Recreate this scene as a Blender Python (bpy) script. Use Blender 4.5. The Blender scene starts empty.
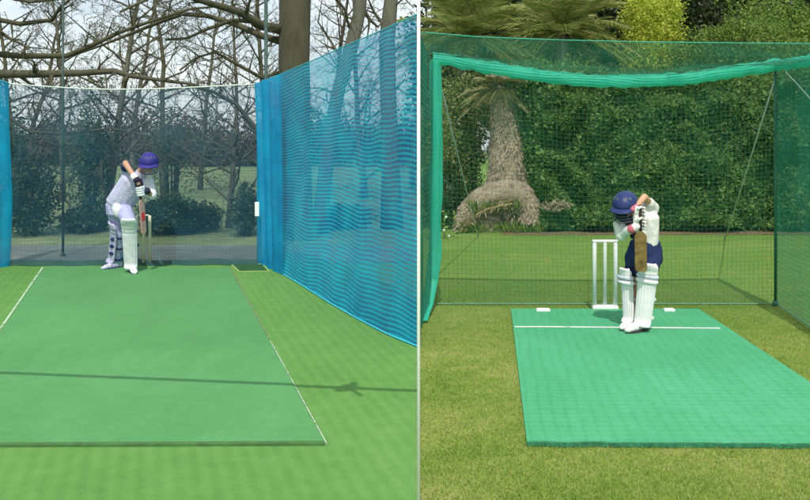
import bpy, math, random
import numpy as np
from mathutils import Vector, Matrix, noise as mnoise

random.seed(7)
RS = np.random.RandomState(11)
SC = bpy.context.scene
COL = SC.collection
CAM_H, F, CX, HY = 1.8, 850.0, 405.0, 140.0
SEAM = 13.6 / F                       # slope of the line where the two practice grounds meet

# ------------------------------------------------------------------ positions
def gy(py): return F * CAM_H / (py - HY)
def G(px, py, z=0.0):                 # point of the ground seen at a pixel of the photograph
    Y = gy(py); return Vector(((px - CX) / F * Y, Y, z))
def at(px, py, Y):                    # point at distance Y
    return Vector(((px - CX) / F * Y, Y, CAM_H - (py - HY) / F * Y))

# ------------------------------------------------------------------ mesh builder
class MB:
    def __init__(s): s.v = []; s.f = []; s.uv = None
    def add(s, vs, fs):
        n = len(s.v); s.v += [tuple(p) for p in vs]
        s.f += [tuple(i + n for i in f) for f in fs]; return n
    def box(s, c, size, rot=None):
        c = Vector(c); x, y, z = [k / 2 for k in size]
        vs = [Vector((a * x, b * y, d * z)) for a in (-1, 1) for b in (-1, 1) for d in (-1, 1)]
        if rot is not None: vs = [rot @ p for p in vs]
        s.add([p + c for p in vs], [(0, 1, 3, 2), (4, 6, 7, 5), (0, 4, 5, 1), (2, 3, 7, 6), (0, 2, 6, 4), (1, 5, 7, 3)])
    def prism(s, top, z0):            # polygon extruded down to z0
        n = len(top); vs = [Vector(p) for p in top] + [Vector((p[0], p[1], z0)) for p in top]
        fs = [tuple(range(n))] + [(i, (i + n), (i + 1) % n + n, (i + 1) % n) for i in range(n)]
        s.add(vs, fs)
    def tube(s, pts, rad, sides=8, cap=True, flat=None):
        pts = [Vector(p) for p in pts]; n = len(pts)
        if not hasattr(rad, '__len__'): rad = [rad] * n
        d0 = (pts[1] - pts[0]).normalized()
        up = Vector((0, 0, 1)) if abs(d0.z) < .9 else Vector((0, 1, 0))
        a = d0.cross(up).normalized(); vs = []
        for i in range(n):
            d = (pts[min(i + 1, n - 1)] - pts[max(i - 1, 0)])
            d = d.normalized() if d.length > 1e-9 else d0
            a = (a - d * a.dot(d)); a = a.normalized() if a.length > 1e-6 else d.orthogonal().normalized()
            b = d.cross(a)
            for k in range(sides):
                t = 2 * math.pi * k / sides
                o = (a * math.cos(t) + b * math.sin(t)) * rad[i]
                if flat is not None:
                    fv, fk = flat; o = o - fv * o.dot(fv) * (1 - fk)
                vs.append(pts[i] + o)
        fs = [(i * sides + k, i * sides + (k + 1) % sides, (i + 1) * sides + (k + 1) % sides, (i + 1) * sides + k)
              for i in range(n - 1) for k in range(sides)]
        if cap: fs += [tuple(range(sides))[::-1], tuple((n - 1) * sides + k for k in range(sides))]
        s.add(vs, fs)
    def ell(s, c, r, rot=None, nu=14, nv=9):
        c = Vector(c); vs = []; fs = []
        for j in range(nv + 1):
            th = math.pi * j / nv
            for i in range(nu):
                ph = 2 * math.pi * i / nu
                p = Vector((r[0] * math.sin(th) * math.cos(ph), r[1] * math.sin(th) * math.sin(ph), r[2] * math.cos(th)))
                if rot is not None: p = rot @ p
                vs.append(c + p)
        for j in range(nv):
            for i in range(nu):
                fs.append((j * nu + i, (j + 1) * nu + i, (j + 1) * nu + (i + 1) % nu, j * nu + (i + 1) % nu))
        s.add(vs, fs)
    def cone(s, a, b, ra, rb, sides=12):        # capsule with a taper
        a = Vector(a); b = Vector(b)
        s.tube([a, b], [ra, rb], sides); s.ell(a, (ra,) * 3, nu=12, nv=8); s.ell(b, (rb,) * 3, nu=12, nv=8)
    def limb(s, pts, rs):
        for i in range(len(pts) - 1): s.cone(pts[i], pts[i + 1], rs[i], rs[i + 1])
    def chain(s, a, b, r0, r1, rot, n=9):
        for i in range(n):
            t = i / (n - 1); s.ell(Vector(a).lerp(Vector(b), t), [r0[k] * (1 - t) + r1[k] * t for k in range(3)], rot)
    def build(s, name, mat, parent=None, origin=None, smooth=True):
        o0 = Vector(parent['base']) if parent is not None else Vector(origin or (0, 0, 0))
        me = bpy.data.meshes.new(name)
        me.from_pydata([(p[0] - o0.x, p[1] - o0.y, p[2] - o0.z) for p in s.v], [], s.f)
        if s.uv is not None:
            l = me.uv_layers.new(name='UVMap')
            for lp in me.loops: l.data[lp.index].uv = s.uv[lp.vertex_index]
        if smooth: me.polygons.foreach_set('use_smooth', [True] * len(me.polygons))
        me.materials.append(mat); me.update()
        o = bpy.data.objects.new(name, me); COL.objects.link(o)
        if parent is not None:
            o.parent = parent; o['base'] = tuple(o0)
        else:
            o.location = o0; o['base'] = tuple(o0)
        return o

def thing(name, loc, label, cat, group=None):
    o = bpy.data.objects.new(name, None); COL.objects.link(o); o.location = loc; o['base'] = tuple(loc)
    o.empty_display_size = .2
    o['label'] = label; o['category'] = cat
    if group: o['group'] = group
    return o
def tag(o, label, cat, group=None):
    o['label'] = label; o['category'] = cat
    if group: o['group'] = group
    return o
def struct(o, kind='structure'): o['kind'] = kind; return o
def voxel(o, size, it=2):
    m = o.modifiers.new('remesh', 'REMESH'); m.mode = 'VOXEL'; m.voxel_size = size; m.use_smooth_shade = True
    if it:
        q = o.modifiers.new('smooth', 'SMOOTH'); q.iterations = it; q.factor = .5
    return o
def solid(o, t):
    m = o.modifiers.new('solid', 'SOLIDIFY'); m.thickness = t; m.offset = 0; return o

def frame(fwd, up=Vector((0, 0, 1))):
    f_ = Vector(fwd).normalized(); s = f_.cross(Vector(up)).normalized(); u = s.cross(f_).normalized()
    return s, f_, u, Matrix((s, f_, u)).transposed()
# ------------------------------------------------------------------ materials
def nodes(name):
    m = bpy.data.materials.new(name); m.use_nodes = True
    nt = m.node_tree; return m, nt, nt.nodes['Principled BSDF']
def L(nt, a, b): nt.links.new(a, b)
def N(nt, t, **kw):
    n = nt.nodes.new(t)
    for k, v in kw.items(): setattr(n, k, v)
    return n
def noise_fac(nt, scale, detail=3, rough=.6, stretch=None, coord='Object'):
    tc = N(nt, 'ShaderNodeTexCoord'); src = tc.outputs[coord]
    if stretch:
        mp = N(nt, 'ShaderNodeMapping'); mp.inputs['Scale'].default_value = stretch; L(nt, src, mp.inputs[0]); src = mp.outputs[0]
    n = N(nt, 'ShaderNodeTexNoise'); n.inputs['Scale'].default_value = scale
    n.inputs['Detail'].default_value = detail; n.inputs['Roughness'].default_value = rough
    L(nt, src, n.inputs['Vector']); return n.outputs[0]
def ramp(nt, fac, stops):
    r = N(nt, 'ShaderNodeValToRGB'); e = r.color_ramp.elements
    while len(e) < len(stops): e.new(.5)
    for k, (p, c) in enumerate(stops): e[k].position = p; e[k].color = (*c, 1) if len(c) == 3 else c
    L(nt, fac, r.inputs[0]); return r.outputs[0]
def mix(nt, fac, a, b, mode='MIX'):
    m = N(nt, 'ShaderNodeMix', data_type='RGBA', blend_type=mode)
    if isinstance(fac, (int, float)): m.inputs[0].default_value = fac
    else: L(nt, fac, m.inputs[0])
    for k, x in ((6, a), (7, b)):
        if isinstance(x, tuple): m.inputs[k].default_value = (*x, 1)
        else: L(nt, x, m.inputs[k])
    return m.outputs[2]
def math_(nt, op, a, b=None, clamp=False):
    m = N(nt, 'ShaderNodeMath', operation=op); m.use_clamp = clamp
    for k, x in enumerate((a, b)):
        if x is None: continue
        if isinstance(x, (int, float)): m.inputs[k].default_value = x
        else: L(nt, x, m.inputs[k])
    return m.outputs[0]
def bump(nt, bs, fac, strength, dist):
    b = N(nt, 'ShaderNodeBump'); b.inputs['Strength'].default_value = strength; b.inputs['Distance'].default_value = dist
    L(nt, fac, b.inputs['Height']); L(nt, b.outputs[0], bs.inputs['Normal'])
def sc(c, k): return tuple(min(1, x * k) for x in c)

def plain(name, col, rough=.7, var=.18, scale=20, bmp=.2, bd=.004, detail=4, spec=.3):
    m, nt, bs = nodes(name)
    f = noise_fac(nt, scale, detail)
    L(nt, ramp(nt, f, [(.3, sc(col, 1 - var)), (.7, sc(col, 1 + var))]), bs.inputs['Base Color'])
    bs.inputs['Roughness'].default_value = rough; bs.inputs['Specular IOR Level'].default_value = spec
    if bmp: bump(nt, bs, noise_fac(nt, scale * 4, 3), bmp, bd)
    return m
def leafy(name, cols, rough=.55, clump=1.2, trans=.35):
    m, nt, bs = nodes(name)
    g = N(nt, 'ShaderNodeNewGeometry')
    n = noise_fac(nt, clump, 3)
    f = math_(nt, 'ADD', math_(nt, 'MULTIPLY', g.outputs['Random Per Island'], .55), math_(nt, 'MULTIPLY', n, .5))
    k = len(cols) - 1
    c = ramp(nt, f, [(.2 + .6 * i / k, cols[i]) for i in range(k + 1)])
    L(nt, c, bs.inputs['Base Color']); bs.inputs['Roughness'].default_value = rough
    bs.inputs['Specular IOR Level'].default_value = .25
    tr = N(nt, 'ShaderNodeBsdfTranslucent'); L(nt, c, tr.inputs[0])
    ms = N(nt, 'ShaderNodeMixShader'); ms.inputs[0].default_value = trans
    L(nt, bs.outputs[0], ms.inputs[1]); L(nt, tr.outputs[0], ms.inputs[2])
    L(nt, ms.outputs[0], nt.nodes['Material Output'].inputs[0]); return m
def bark(name, a, b, scale=3):
    m, nt, bs = nodes(name)
    f = noise_fac(nt, scale, 6, .7, (1, 1, .25)); f2 = noise_fac(nt, .8, 2)
    c = ramp(nt, f, [(.3, a), (.7, b)])
    c = mix(nt, math_(nt, 'MULTIPLY', f2, .5), c, (.10, .12, .05))
    L(nt, c, bs.inputs['Base Color']); bs.inputs['Roughness'].default_value = .9
    bs.inputs['Specular IOR Level'].default_value = .15
    bump(nt, bs, noise_fac(nt, scale * 5, 5, .7, (1, 1, .2)), .7, .03); return m
def net_sheet_mat(name, cols, cover, stripe=None, folds=None, trans=.5):
    """Fine knitted net: the share of light the threads stop is its cover."""
    m, nt, bs = nodes(name)
    tc = N(nt, 'ShaderNodeTexCoord'); sp = N(nt, 'ShaderNodeSeparateXYZ'); L(nt, tc.outputs['UV'], sp.inputs[0])
    u, v = sp.outputs[0], sp.outputs[1]
    n = noise_fac(nt, 1.6, 3, .6, None, 'UV')
    colf = n; cov = math_(nt, 'ADD', cover, math_(nt, 'MULTIPLY', math_(nt, 'SUBTRACT', n, .5), .35))
    if folds:
        nf = noise_fac(nt, folds[0], 3, .6, (1, .07, 1), 'UV')
        cov = math_(nt, 'ADD', cov, math_(nt, 'MULTIPLY', math_(nt, 'SUBTRACT', nf, .5), folds[1]))
    if name == 'blue_net': cov = math_(nt, 'ADD', cov, math_(nt, 'MULTIPLY', math_(nt, 'SUBTRACT', 1.25, v), .10))
    if name == 'blue_net': colf = math_(nt, 'SUBTRACT', n, math_(nt, 'MULTIPLY', u, .035))
    if stripe:
        per, amp = stripe
        w = math_(nt, 'ADD', v, math_(nt, 'MULTIPLY', math_(nt, 'SUBTRACT', noise_fac(nt, 1.1, 1, .4, (.8, .5, 1), 'UV'), .5), .22))
        s = math_(nt, 'SINE', math_(nt, 'MULTIPLY', w, 2 * math.pi / per))
        am = math_(nt, 'MULTIPLY', noise_fac(nt, 2.2, 2, .5, (.8, 1, 1), 'UV'), amp * 2)
        cov = math_(nt, 'ADD', cov, math_(nt, 'MULTIPLY', s, am))
        colf = math_(nt, 'ADD', math_(nt, 'MULTIPLY', colf, .7), math_(nt, 'MULTIPLY', math_(nt, 'ADD', s, 1), .2))
    cov = math_(nt, 'MAXIMUM', math_(nt, 'MINIMUM', cov, .97), .02)
    c = ramp(nt, colf, [(.25, cols[0]), (.75, cols[1])])
    L(nt, c, bs.inputs['Base Color']); bs.inputs['Roughness'].default_value = .6
    tr = N(nt, 'ShaderNodeBsdfTranslucent'); L(nt, c, tr.inputs[0])
    m1 = N(nt, 'ShaderNodeMixShader'); m1.inputs[0].default_value = trans
    L(nt, bs.outputs[0], m1.inputs[1]); L(nt, tr.outputs[0], m1.inputs[2])
    tp = N(nt, 'ShaderNodeBsdfTransparent'); m2 = N(nt, 'ShaderNodeMixShader')
    L(nt, cov, m2.inputs[0]); L(nt, tp.outputs[0], m2.inputs[1]); L(nt, m1.outputs[0], m2.inputs[2])
    L(nt, m2.outputs[0], nt.nodes['Material Output'].inputs[0]); return m

M = {}
M['white_paint'] = plain('white_paint', (.82, .83, .82), .5, .03, 8, .05)
M['white_plastic'] = plain('white_plastic', (.80, .80, .78), .4, .04, 9, .05)
M['rope'] = plain('rope', (.45, .55, .50), .8, .2, 30)
M['wire'] = plain('wire', (.10, .11, .10), .7, .2, 10)
M['dark_steel'] = plain('dark_steel', (.035, .07, .06), .5, .3, 10)
M['wood'] = plain('wood', (.76, .68, .52), .5, .12, 14, .1)

# ------------------------------------------------------------------ camera, light
cam = bpy.data.cameras.new('camera'); co = bpy.data.objects.new('camera', cam); COL.objects.link(co)
co.location = (0, 0, CAM_H); co.rotation_euler = (math.radians(90), 0, 0)
cam.sensor_width = 36; cam.lens = 36 * F / 810; cam.shift_y = -(250 - HY) / 810; cam.clip_end = 2000; cam.clip_start = .05
SC.camera = co
SUN_EL = 55
w = bpy.data.worlds.new('World'); SC.world = w; w.use_nodes = True; nt = w.node_tree
bg = nt.nodes['Background']; bg.inputs[1].default_value = .10
sky = N(nt, 'ShaderNodeTexSky'); sky.sky_type = 'NISHITA'; sky.sun_disc = False
sky.sun_elevation = math.radians(SUN_EL); sky.sun_rotation = math.radians(180 + math.degrees(math.atan(SEAM)))
sky.dust_density = 2.0; sky.air_density = 1.0
tc = N(nt, 'ShaderNodeTexCoord'); mp = N(nt, 'ShaderNodeMapping'); mp.inputs['Scale'].default_value = (1, 1, 2.6)
L(nt, tc.outputs['Generated'], mp.inputs[0])
cn = N(nt, 'ShaderNodeTexNoise'); cn.inputs['Scale'].default_value = 3.2; cn.inputs['Detail'].default_value = 7; cn.inputs['Roughness'].default_value = .6
L(nt, mp.outputs[0], cn.inputs['Vector'])
cf = ramp(nt, cn.outputs[0], [(.36, (0.45,) * 3), (.58, (1,) * 3)])
sepc = N(nt, 'ShaderNodeSeparateColor'); L(nt, cf, sepc.inputs[0])
skc = mix(nt, math_(nt, 'MULTIPLY', sepc.outputs[0], .8), sky.outputs[0], (9.2, 10.2, 10.3))
L(nt, skc, bg.inputs[0])
sl = bpy.data.lights.new('sun', 'SUN'); sl.energy = 2.9; sl.angle = math.radians(.5); sl.color = (1, .955, .88)
so = bpy.data.objects.new('sun', sl); COL.objects.link(so)
d = Vector((SEAM, 1, 0)).normalized() * math.cos(math.radians(SUN_EL)); d.z = -math.sin(math.radians(SUN_EL))
so.rotation_euler = d.to_track_quat('-Z', 'Y').to_euler(); so.location = (0, -5, 12)
SC.view_settings.view_transform = 'Standard'; SC.view_settings.look = 'None'
SC.view_settings.exposure = 0.27; SC.view_settings.gamma = 1; SC.view_settings.use_curve_mapping = False
SC.cycles.max_bounces = 8; SC.cycles.transparent_max_bounces = 16

# ------------------------------------------------------------------ ground
def sheet(name, poly, mat, z):
    mb = MB(); mb.add([(p[0], p[1], z) for p in poly], [tuple(range(len(poly)))])
    return mb.build(name, mat, smooth=False)
def grass_mat(name, cols, fine=60, far=None):
    m, nt, bs = nodes(name)
    big = noise_fac(nt, .55, 3, .6, (1, 1.6, 1)); mid = noise_fac(nt, 5, 5, .7, (1, 1, 1)); fi = noise_fac(nt, fine, 3, .7)
    f = math_(nt, 'ADD', math_(nt, 'MULTIPLY', big, .45), math_(nt, 'ADD', math_(nt, 'MULTIPLY', mid, .33), math_(nt, 'MULTIPLY', fi, .22)))
    k = len(cols) - 1
    c = ramp(nt, f, [(.36 + .28 * i / k, cols[i]) for i in range(k + 1)])
    if far:                                                 # lusher, mown grass beyond the cage
        tcf = N(nt, 'ShaderNodeTexCoord'); sf = N(nt, 'ShaderNodeSeparateXYZ'); L(nt, tcf.outputs['Object'], sf.inputs[0])
        ff = math_(nt, 'MULTIPLY', math_(nt, 'SUBTRACT', math_(nt, 'ADD', sf.outputs[1], math_(nt, 'MULTIPLY', big, 3)), 8.6), .35, True)
        c = mix(nt, ff, c, mix(nt, .7, c, far, 'MIX'))
    L(nt, c, bs.inputs['Base Color']); bs.inputs['Roughness'].default_value = .85; bs.inputs['Specular IOR Level'].default_value = .15
    bump(nt, bs, fi, .6, .02); return m
ground = struct(sheet('ground', [(-150, -15), (SEAM * -15, -15), (SEAM * 250, 250), (-150, 250)],
    grass_mat('far_grass', [(.08, .12, .055), (.14, .19, .085), (.25, .31, .15)], 9), -.012))
lawn_cols = [(.08, .14, .02), (.15, .225, .035), (.25, .28, .07), (.38, .33, .14)]
lawn = struct(sheet('lawn', [(SEAM * -15, -15), (60, -15), (60, 120), (SEAM * 120, 120)], grass_mat('lawn', lawn_cols, far=(.11, .22, .04)), -.012))
# tarmac path behind the left net
m, nt, bs = nodes('tarmac')
L(nt, ramp(nt, noise_fac(nt, 2.2, 6, .7), [(.3, (.09, .115, .10)), (.7, (.17, .20, .17))]), bs.inputs['Base Color'])
bs.inputs['Roughness'].default_value = .9; bump(nt, bs, noise_fac(nt, 60, 3), .4, .01)
YB = 12.45
struct(sheet('path', [(-30, YB + .1), (SEAM * YB - .02, YB + .1), (SEAM * 14.6 - .02, 14.6), (-30, 14.7)], m, -.004))
# artificial turf
m, nt, bs = nodes('turf')
tcn = N(nt, 'ShaderNodeTexCoord'); sp = N(nt, 'ShaderNodeSeparateXYZ'); L(nt, tcn.outputs['Object'], sp.inputs[0])
seam_s = math_(nt, 'SINE', math_(nt, 'MULTIPLY', math_(nt, 'ADD', math_(nt, 'ADD', sp.outputs[0], math_(nt, 'MULTIPLY', sp.outputs[1], .303)), math_(nt, 'MULTIPLY', noise_fac(nt, 1, 1), .03)), 2 * math.pi / .10))
row_s = math_(nt, 'SINE', math_(nt, 'MULTIPLY', math_(nt, 'ADD', sp.outputs[1], math_(nt, 'MULTIPLY', noise_fac(nt, 1.3, 2), .2)), 2 * math.pi / .16))
big = noise_fac(nt, .5, 4, .6, (1.4, .7, 1)); fi = noise_fac(nt, 90, 3, .7); md = noise_fac(nt, 6, 4, .7)
f = math_(nt, 'ADD', math_(nt, 'MULTIPLY', big, .34), math_(nt, 'ADD', math_(nt, 'MULTIPLY', fi, .36), math_(nt, 'MULTIPLY', md, .30)))
f = math_(nt, 'ADD', f, math_(nt, 'ADD', math_(nt, 'MULTIPLY', seam_s, .030), math_(nt, 'MULTIPLY', row_s, .0)))
L(nt, ramp(nt, f, [(.32, (.070, .195, .040)), (.5, (.112, .262, .060)), (.7, (.170, .320, .092))]), bs.inputs['Base Color'])
bs.inputs['Roughness'].default_value = .85; bs.inputs['Specular IOR Level'].default_value = .2
bump(nt, bs, math_(nt, 'ADD', fi, math_(nt, 'MULTIPLY', seam_s, .2)), .5, .012)
struct(sheet('turf', [(-9, -4), (SEAM * -4 - .001, -4), (SEAM * YB - .001, YB), (-9, YB)], m, 0.0))

def mat_cloth(name, a, b, rows=.055, grid=.012):
    m, nt, bs = nodes(name)
    tcn = N(nt, 'ShaderNodeTexCoord'); sp = N(nt, 'ShaderNodeSeparateXYZ'); L(nt, tcn.outputs['Object'], sp.inputs[0])
    wv = math_(nt, 'MULTIPLY', noise_fac(nt, 1.5, 2), .06)
    def line(o, per): return math_(nt, 'MULTIPLY', math_(nt, 'POWER', math_(nt, 'ABSOLUTE', math_(nt, 'SINE', math_(nt, 'MULTIPLY', math_(nt, 'ADD', o, wv), math.pi / per))), 10), math_(nt, 'MULTIPLY', noise_fac(nt, 3, 3), -1.9))
    r1 = line(sp.outputs[1], rows); r2 = line(math_(nt, 'SUBTRACT', sp.outputs[0], math_(nt, 'MULTIPLY', sp.outputs[1], .106)), rows)
    f = math_(nt, 'ADD', math_(nt, 'ADD', math_(nt, 'MULTIPLY', noise_fac(nt, .9, 5, .65, (1, .6, 1)), .42), math_(nt, 'MULTIPLY', noise_fac(nt, 7, 5, .75), .20)), math_(nt, 'MULTIPLY', noise_fac(nt, 45, 3, .7), .26))
    scuff = ramp(nt, noise_fac(nt, 2.6, 8, .8, (1.5, .45, 1)), [(.54, (0, 0, 0)), (.74, (1, 1, 1))]); ssc = N(nt, 'ShaderNodeSeparateColor'); L(nt, scuff, ssc.inputs[0])
    dirt = ramp(nt, noise_fac(nt, 26, 4, .8), [(.66, (0, 0, 0)), (.74, (1, 1, 1))]); sdt = N(nt, 'ShaderNodeSeparateColor'); L(nt, dirt, sdt.inputs[0])
    f = math_(nt, 'ADD', f, math_(nt, 'SUBTRACT', math_(nt, 'MULTIPLY', ssc.outputs[0], .10), math_(nt, 'MULTIPLY', sdt.outputs[0], .12)))
    f = math_(nt, 'ADD', f, math_(nt, 'ADD', .06, math_(nt, 'ADD', math_(nt, 'MULTIPLY', r1, grid), math_(nt, 'MULTIPLY', r2, grid))))
    L(nt, ramp(nt, f, [(.35, a), (.65, b)]), bs.inputs['Base Color'])
    bs.inputs['Roughness'].default_value = .8; bs.inputs['Specular IOR Level'].default_value = .25
    bump(nt, bs, math_(nt, 'ADD', noise_fac(nt, 6, 4), math_(nt, 'MULTIPLY', noise_fac(nt, 80, 2), .3)), .35, .02); return m

# left mat
lp = [G(45, 267.5), G(229, 267.5), G(325, 445), G(-76, 447)]
t = thing('batting_mat', (G(130, 350)), 'long dark-seamed green batting mat crossed by a thin cable shadow', 'mat')
mb = MB(); mb.prism([Vector((p.x, p.y, .012)) for p in lp], .001)
mb.build('mat_surface', mat_cloth('left_mat', (.062, .212, .064), (.108, .308, .108)), t, smooth=False)
mb = MB(); a, b = lp[3], lp[2]
mb.prism([Vector((a.x, a.y + .03, .015)), Vector((b.x - .01, b.y + .03, .015)), Vector((b.x, b.y - .012, .015)), Vector((a.x, a.y - .012, .015))], .001)
mb.build('front_hem', plain('hem', (.06, .15, .045), .9, .2, 12), t, smooth=False)
def strip(mb, pts, wid, z, z0=None):
    for a, b in zip(pts[:-1], pts[1:]):
        a = Vector(a); b = Vector(b); d = (b - a).normalized(); n = Vector((-d.y, d.x, 0)) * wid / 2
        mb.prism([Vector((q.x, q.y, z)) for q in (a + n, a - n, b - n, b + n)], z0 if z0 is not None else z - .003)
def worn(name, col, cut):
    m, nt, bs = nodes(name)
    bs.inputs['Base Color'].default_value = (*col, 1); bs.inputs['Roughness'].default_value = .8
    f = ramp(nt, noise_fac(nt, 5, 5, .7), [(cut - .05, (0, 0, 0)), (cut + .05, (1, 1, 1))])
    sp = N(nt, 'ShaderNodeSeparateColor'); L(nt, f, sp.inputs[0])
    L(nt, math_(nt, 'ADD', math_(nt, 'MULTIPLY', sp.outputs[0], .75), .15), bs.inputs['Alpha']); return m
mb = MB(); off = Vector((-.03, 0, 0)); strip(mb, [lp[0] + off, lp[3] + off], .022, .006)
mb.build('edge_line', worn('worn_white', (.45, .60, .42), .42), t, smooth=False)
mb = MB(); off = Vector((.012, 0, 0)); strip(mb, [lp[1] + off, lp[1].lerp(lp[2], .62) + off], .012, .006)
mb.build('edge_line', worn('worn_brown', (.22, .24, .12), .42), t, smooth=False)
mb = MB(); strip(mb, [lp[1].lerp(lp[2], .63) + off, lp[2] + off], .008, .006); mb.build('edge_line', worn('worn_pale', (.45, .55, .42), .44), t, smooth=False)
# inset plate beside the mat's far corner
mb = MB(); q = [G(231, 264.5, .008), G(262, 264.5, .008), G(269, 271.5, .008), G(239, 272, .008)]
mb.prism(q, .001)
t = thing('turf_hatch', G(250, 268), 'small dark green hatch plate in the turf beside the far corner of the left mat', 'hatch')
mb.build('plate', plain('hatch', (.02, .09, .025), .8, .3, 10), t, smooth=False)
mb = MB()
for a, b in zip(q, q[1:] + q[:1]): strip(mb, [a, b], .02, .012, .001)
mb.build('rim', plain('hatch_rim', (.30, .45, .14), .8), t, smooth=False)

# right mat
rp = [G(511, 310), G(699, 310), G(905, 447), G(527, 444.5)]
t = thing('batting_mat', G(640, 370), 'bright jade green batting mat laid on the grass with a white crease line', 'mat')
mb = MB()                                                   # slightly wavy front edge
A_, B_ = rp[3], rp[2]
front = [A_.lerp(B_, k / 40) + Vector((0, .018 * mnoise.noise(Vector((k * .35, 1, 0))), 0)) for k in range(41)]
mb.prism([Vector((p.x, p.y, .015)) for p in [rp[0], rp[1]] + front[::-1]], -.01)
mb.build('mat_surface', mat_cloth('right_mat', (.050, .285, .125), (.092, .400, .205), .085, .07), t, smooth=False)
mb = MB(); strip(mb, [G(514.5, 328.7), G(548, 328.6), G(585, 329.1), G(620, 329.3), G(720, 330.2)], .034, .021)
mb.build('crease_line', worn('crease_paint', (.80, .82, .78), .36), t, smooth=False)
mb = MB(); strip(mb, front, .022, .0155, -.008)
mb.build('frayed_hem', plain('frayed', (.03, .17, .08), .9, .4, 30, .6, .01), t, smooth=False)
for px, wd, ds in ((543, .14, 'left end'), (669, .11, 'right end')):
    p = G(px, 312.3); mb = MB(); mb.box((p.x, p.y, .026), (wd, .06, .02)); mb.box((p.x, p.y, .039), (wd * .8, .035, .008))
    o = mb.build('white_block', M['white_paint'], origin=(p.x, p.y, .015), smooth=False)
    tag(o, 'flat white weight on the far edge of the jade mat ' + ('left of the white stumps' if px < 600 else 'right of the boy'), 'weight', 'white weights on the mat edge')

# grass blades near the camera, right lawn
def blades(n, y0, y1, x1, wmm, hmm, name, mat):
    Y = y0 * (y1 / y0) ** RS.rand(n * 2); X = SEAM * Y + RS.rand(n * 2) * (x1 * Y / 6 - SEAM * Y)
    poly = np.array([(p.x, p.y) for p in rp]); ins = np.ones(len(X), bool)
    for i in range(4):
        a = poly[i]; b = poly[(i + 1) % 4]
        ins &= ((b[0] - a[0]) * (Y - a[1]) - (b[1] - a[1]) * (X - a[0])) < 0.02
    X, Y = X[~ins][:n], Y[~ins][:n]; n = len(X)
    th = RS.rand(n) * np.pi; ww = wmm / 1000 * (.6 + .8 * RS.rand(n)); hh = hmm / 1000 * (.35 + .9 * RS.rand(n) ** 1.6)
    lx = (RS.rand(n) - .5) * hh * 1.5; ly = (RS.rand(n) - .5) * hh * 1.5
    v = np.empty((n, 3, 3)); z0 = -.013
    v[:, 0] = np.stack([X - np.cos(th) * ww, Y - np.sin(th) * ww, np.full(n, z0)], 1)
    v[:, 1] = np.stack([X + np.cos(th) * ww, Y + np.sin(th) * ww, np.full(n, z0)], 1)
    v[:, 2] = np.stack([X + lx, Y + ly, z0 + hh], 1)
    return raw_mesh(name, v.reshape(-1, 3), 3, mat)
def raw_mesh(name, v, k, mat, parent=None, origin=None, smooth=False):
    o0 = np.array(parent['base'], dtype=float) if parent is not None else np.array(origin if origin is not None else (0, 0, 0.), dtype=float)
    me = bpy.data.meshes.new(name); n = len(v); v = (v - o0).astype(np.float32)
    me.vertices.add(n); me.vertices.foreach_set('co', v.ravel())
    me.loops.add(n); me.loops.foreach_set('vertex_index', np.arange(n, dtype=np.int32))
    me.polygons.add(n // k); me.polygons.foreach_set('loop_start', np.arange(0, n, k, dtype=np.int32))
    me.materials.append(mat); me.update(calc_edges=True); me.validate()
    o = bpy.data.objects.new(name, me); COL.objects.link(o)
    if parent is not None: o.parent = parent
    else: o.location = o0
    o['base'] = tuple(float(q) for q in o0); return o
g = blades(150000, 4.0, 14, 3.4, 2.6, 19, 'grass', leafy('grass_blades', [(.10, .19, .02), (.19, .31, .04), (.30, .40, .08), (.46, .48, .18)], .6, .9, .4))
struct(g, 'stuff')

# ------------------------------------------------------------------ foliage and trees
def leaves(centres, size, aspect=.5, up=.0, flop=1.0):
    n = len(centres); a = RS.randn(n, 3); a[:, 2] = a[:, 2] * flop + up; a /= np.linalg.norm(a, axis=1)[:, None] + 1e-9
    b = RS.randn(n, 3); b -= a * (a * b).sum(1)[:, None]; b /= np.linalg.norm(b, axis=1)[:, None] + 1e-9
    s = size * (.6 + .8 * RS.rand(n))[:, None]; c = centres
    v = np.stack([c - a * s * .5, c + b * s * aspect * .5, c + a * s * .5, c - b * s * aspect * .5], 1)
    return v.reshape(-1, 3)
def blob_pts(n, c, r, shell=.45, lump=.25, freq=1.0, seed=0):
    """points through the outer part of a lumpy crown"""
    d = RS.randn(n, 3); d /= np.linalg.norm(d, axis=1)[:, None]
    L_ = np.array([mnoise.noise(Vector(x * 2.2 * freq) + Vector((seed * 7.3, seed, 0))) for x in d]) * lump * 2
    L2 = np.array([mnoise.noise(Vector(x * 6 * freq) + Vector((seed, seed * 3.1, 4))) for x in d]) * lump
    rad = (1 - shell * RS.rand(n) ** 1.5) * (1 + L_ + L2)
    return np.array(c) + d * rad[:, None] * np.array(r)
def core(mb, c, r, seed=0, lump=.25, k=.72):
    n0 = len(mb.v); mb.ell(c, [x * k for x in r], None, 20, 14); c = Vector(c)
    for i in range(n0, len(mb.v)):
        p = Vector(mb.v[i]) - c; q = Vector((p.x / r[0], p.y / r[1], p.z / r[2])).normalized()
        f = 1 + mnoise.noise(q * 2.2 + Vector((seed * 7.3, seed, 0))) * lump * 2
        mb.v[i] = tuple(c + p * f)

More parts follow.
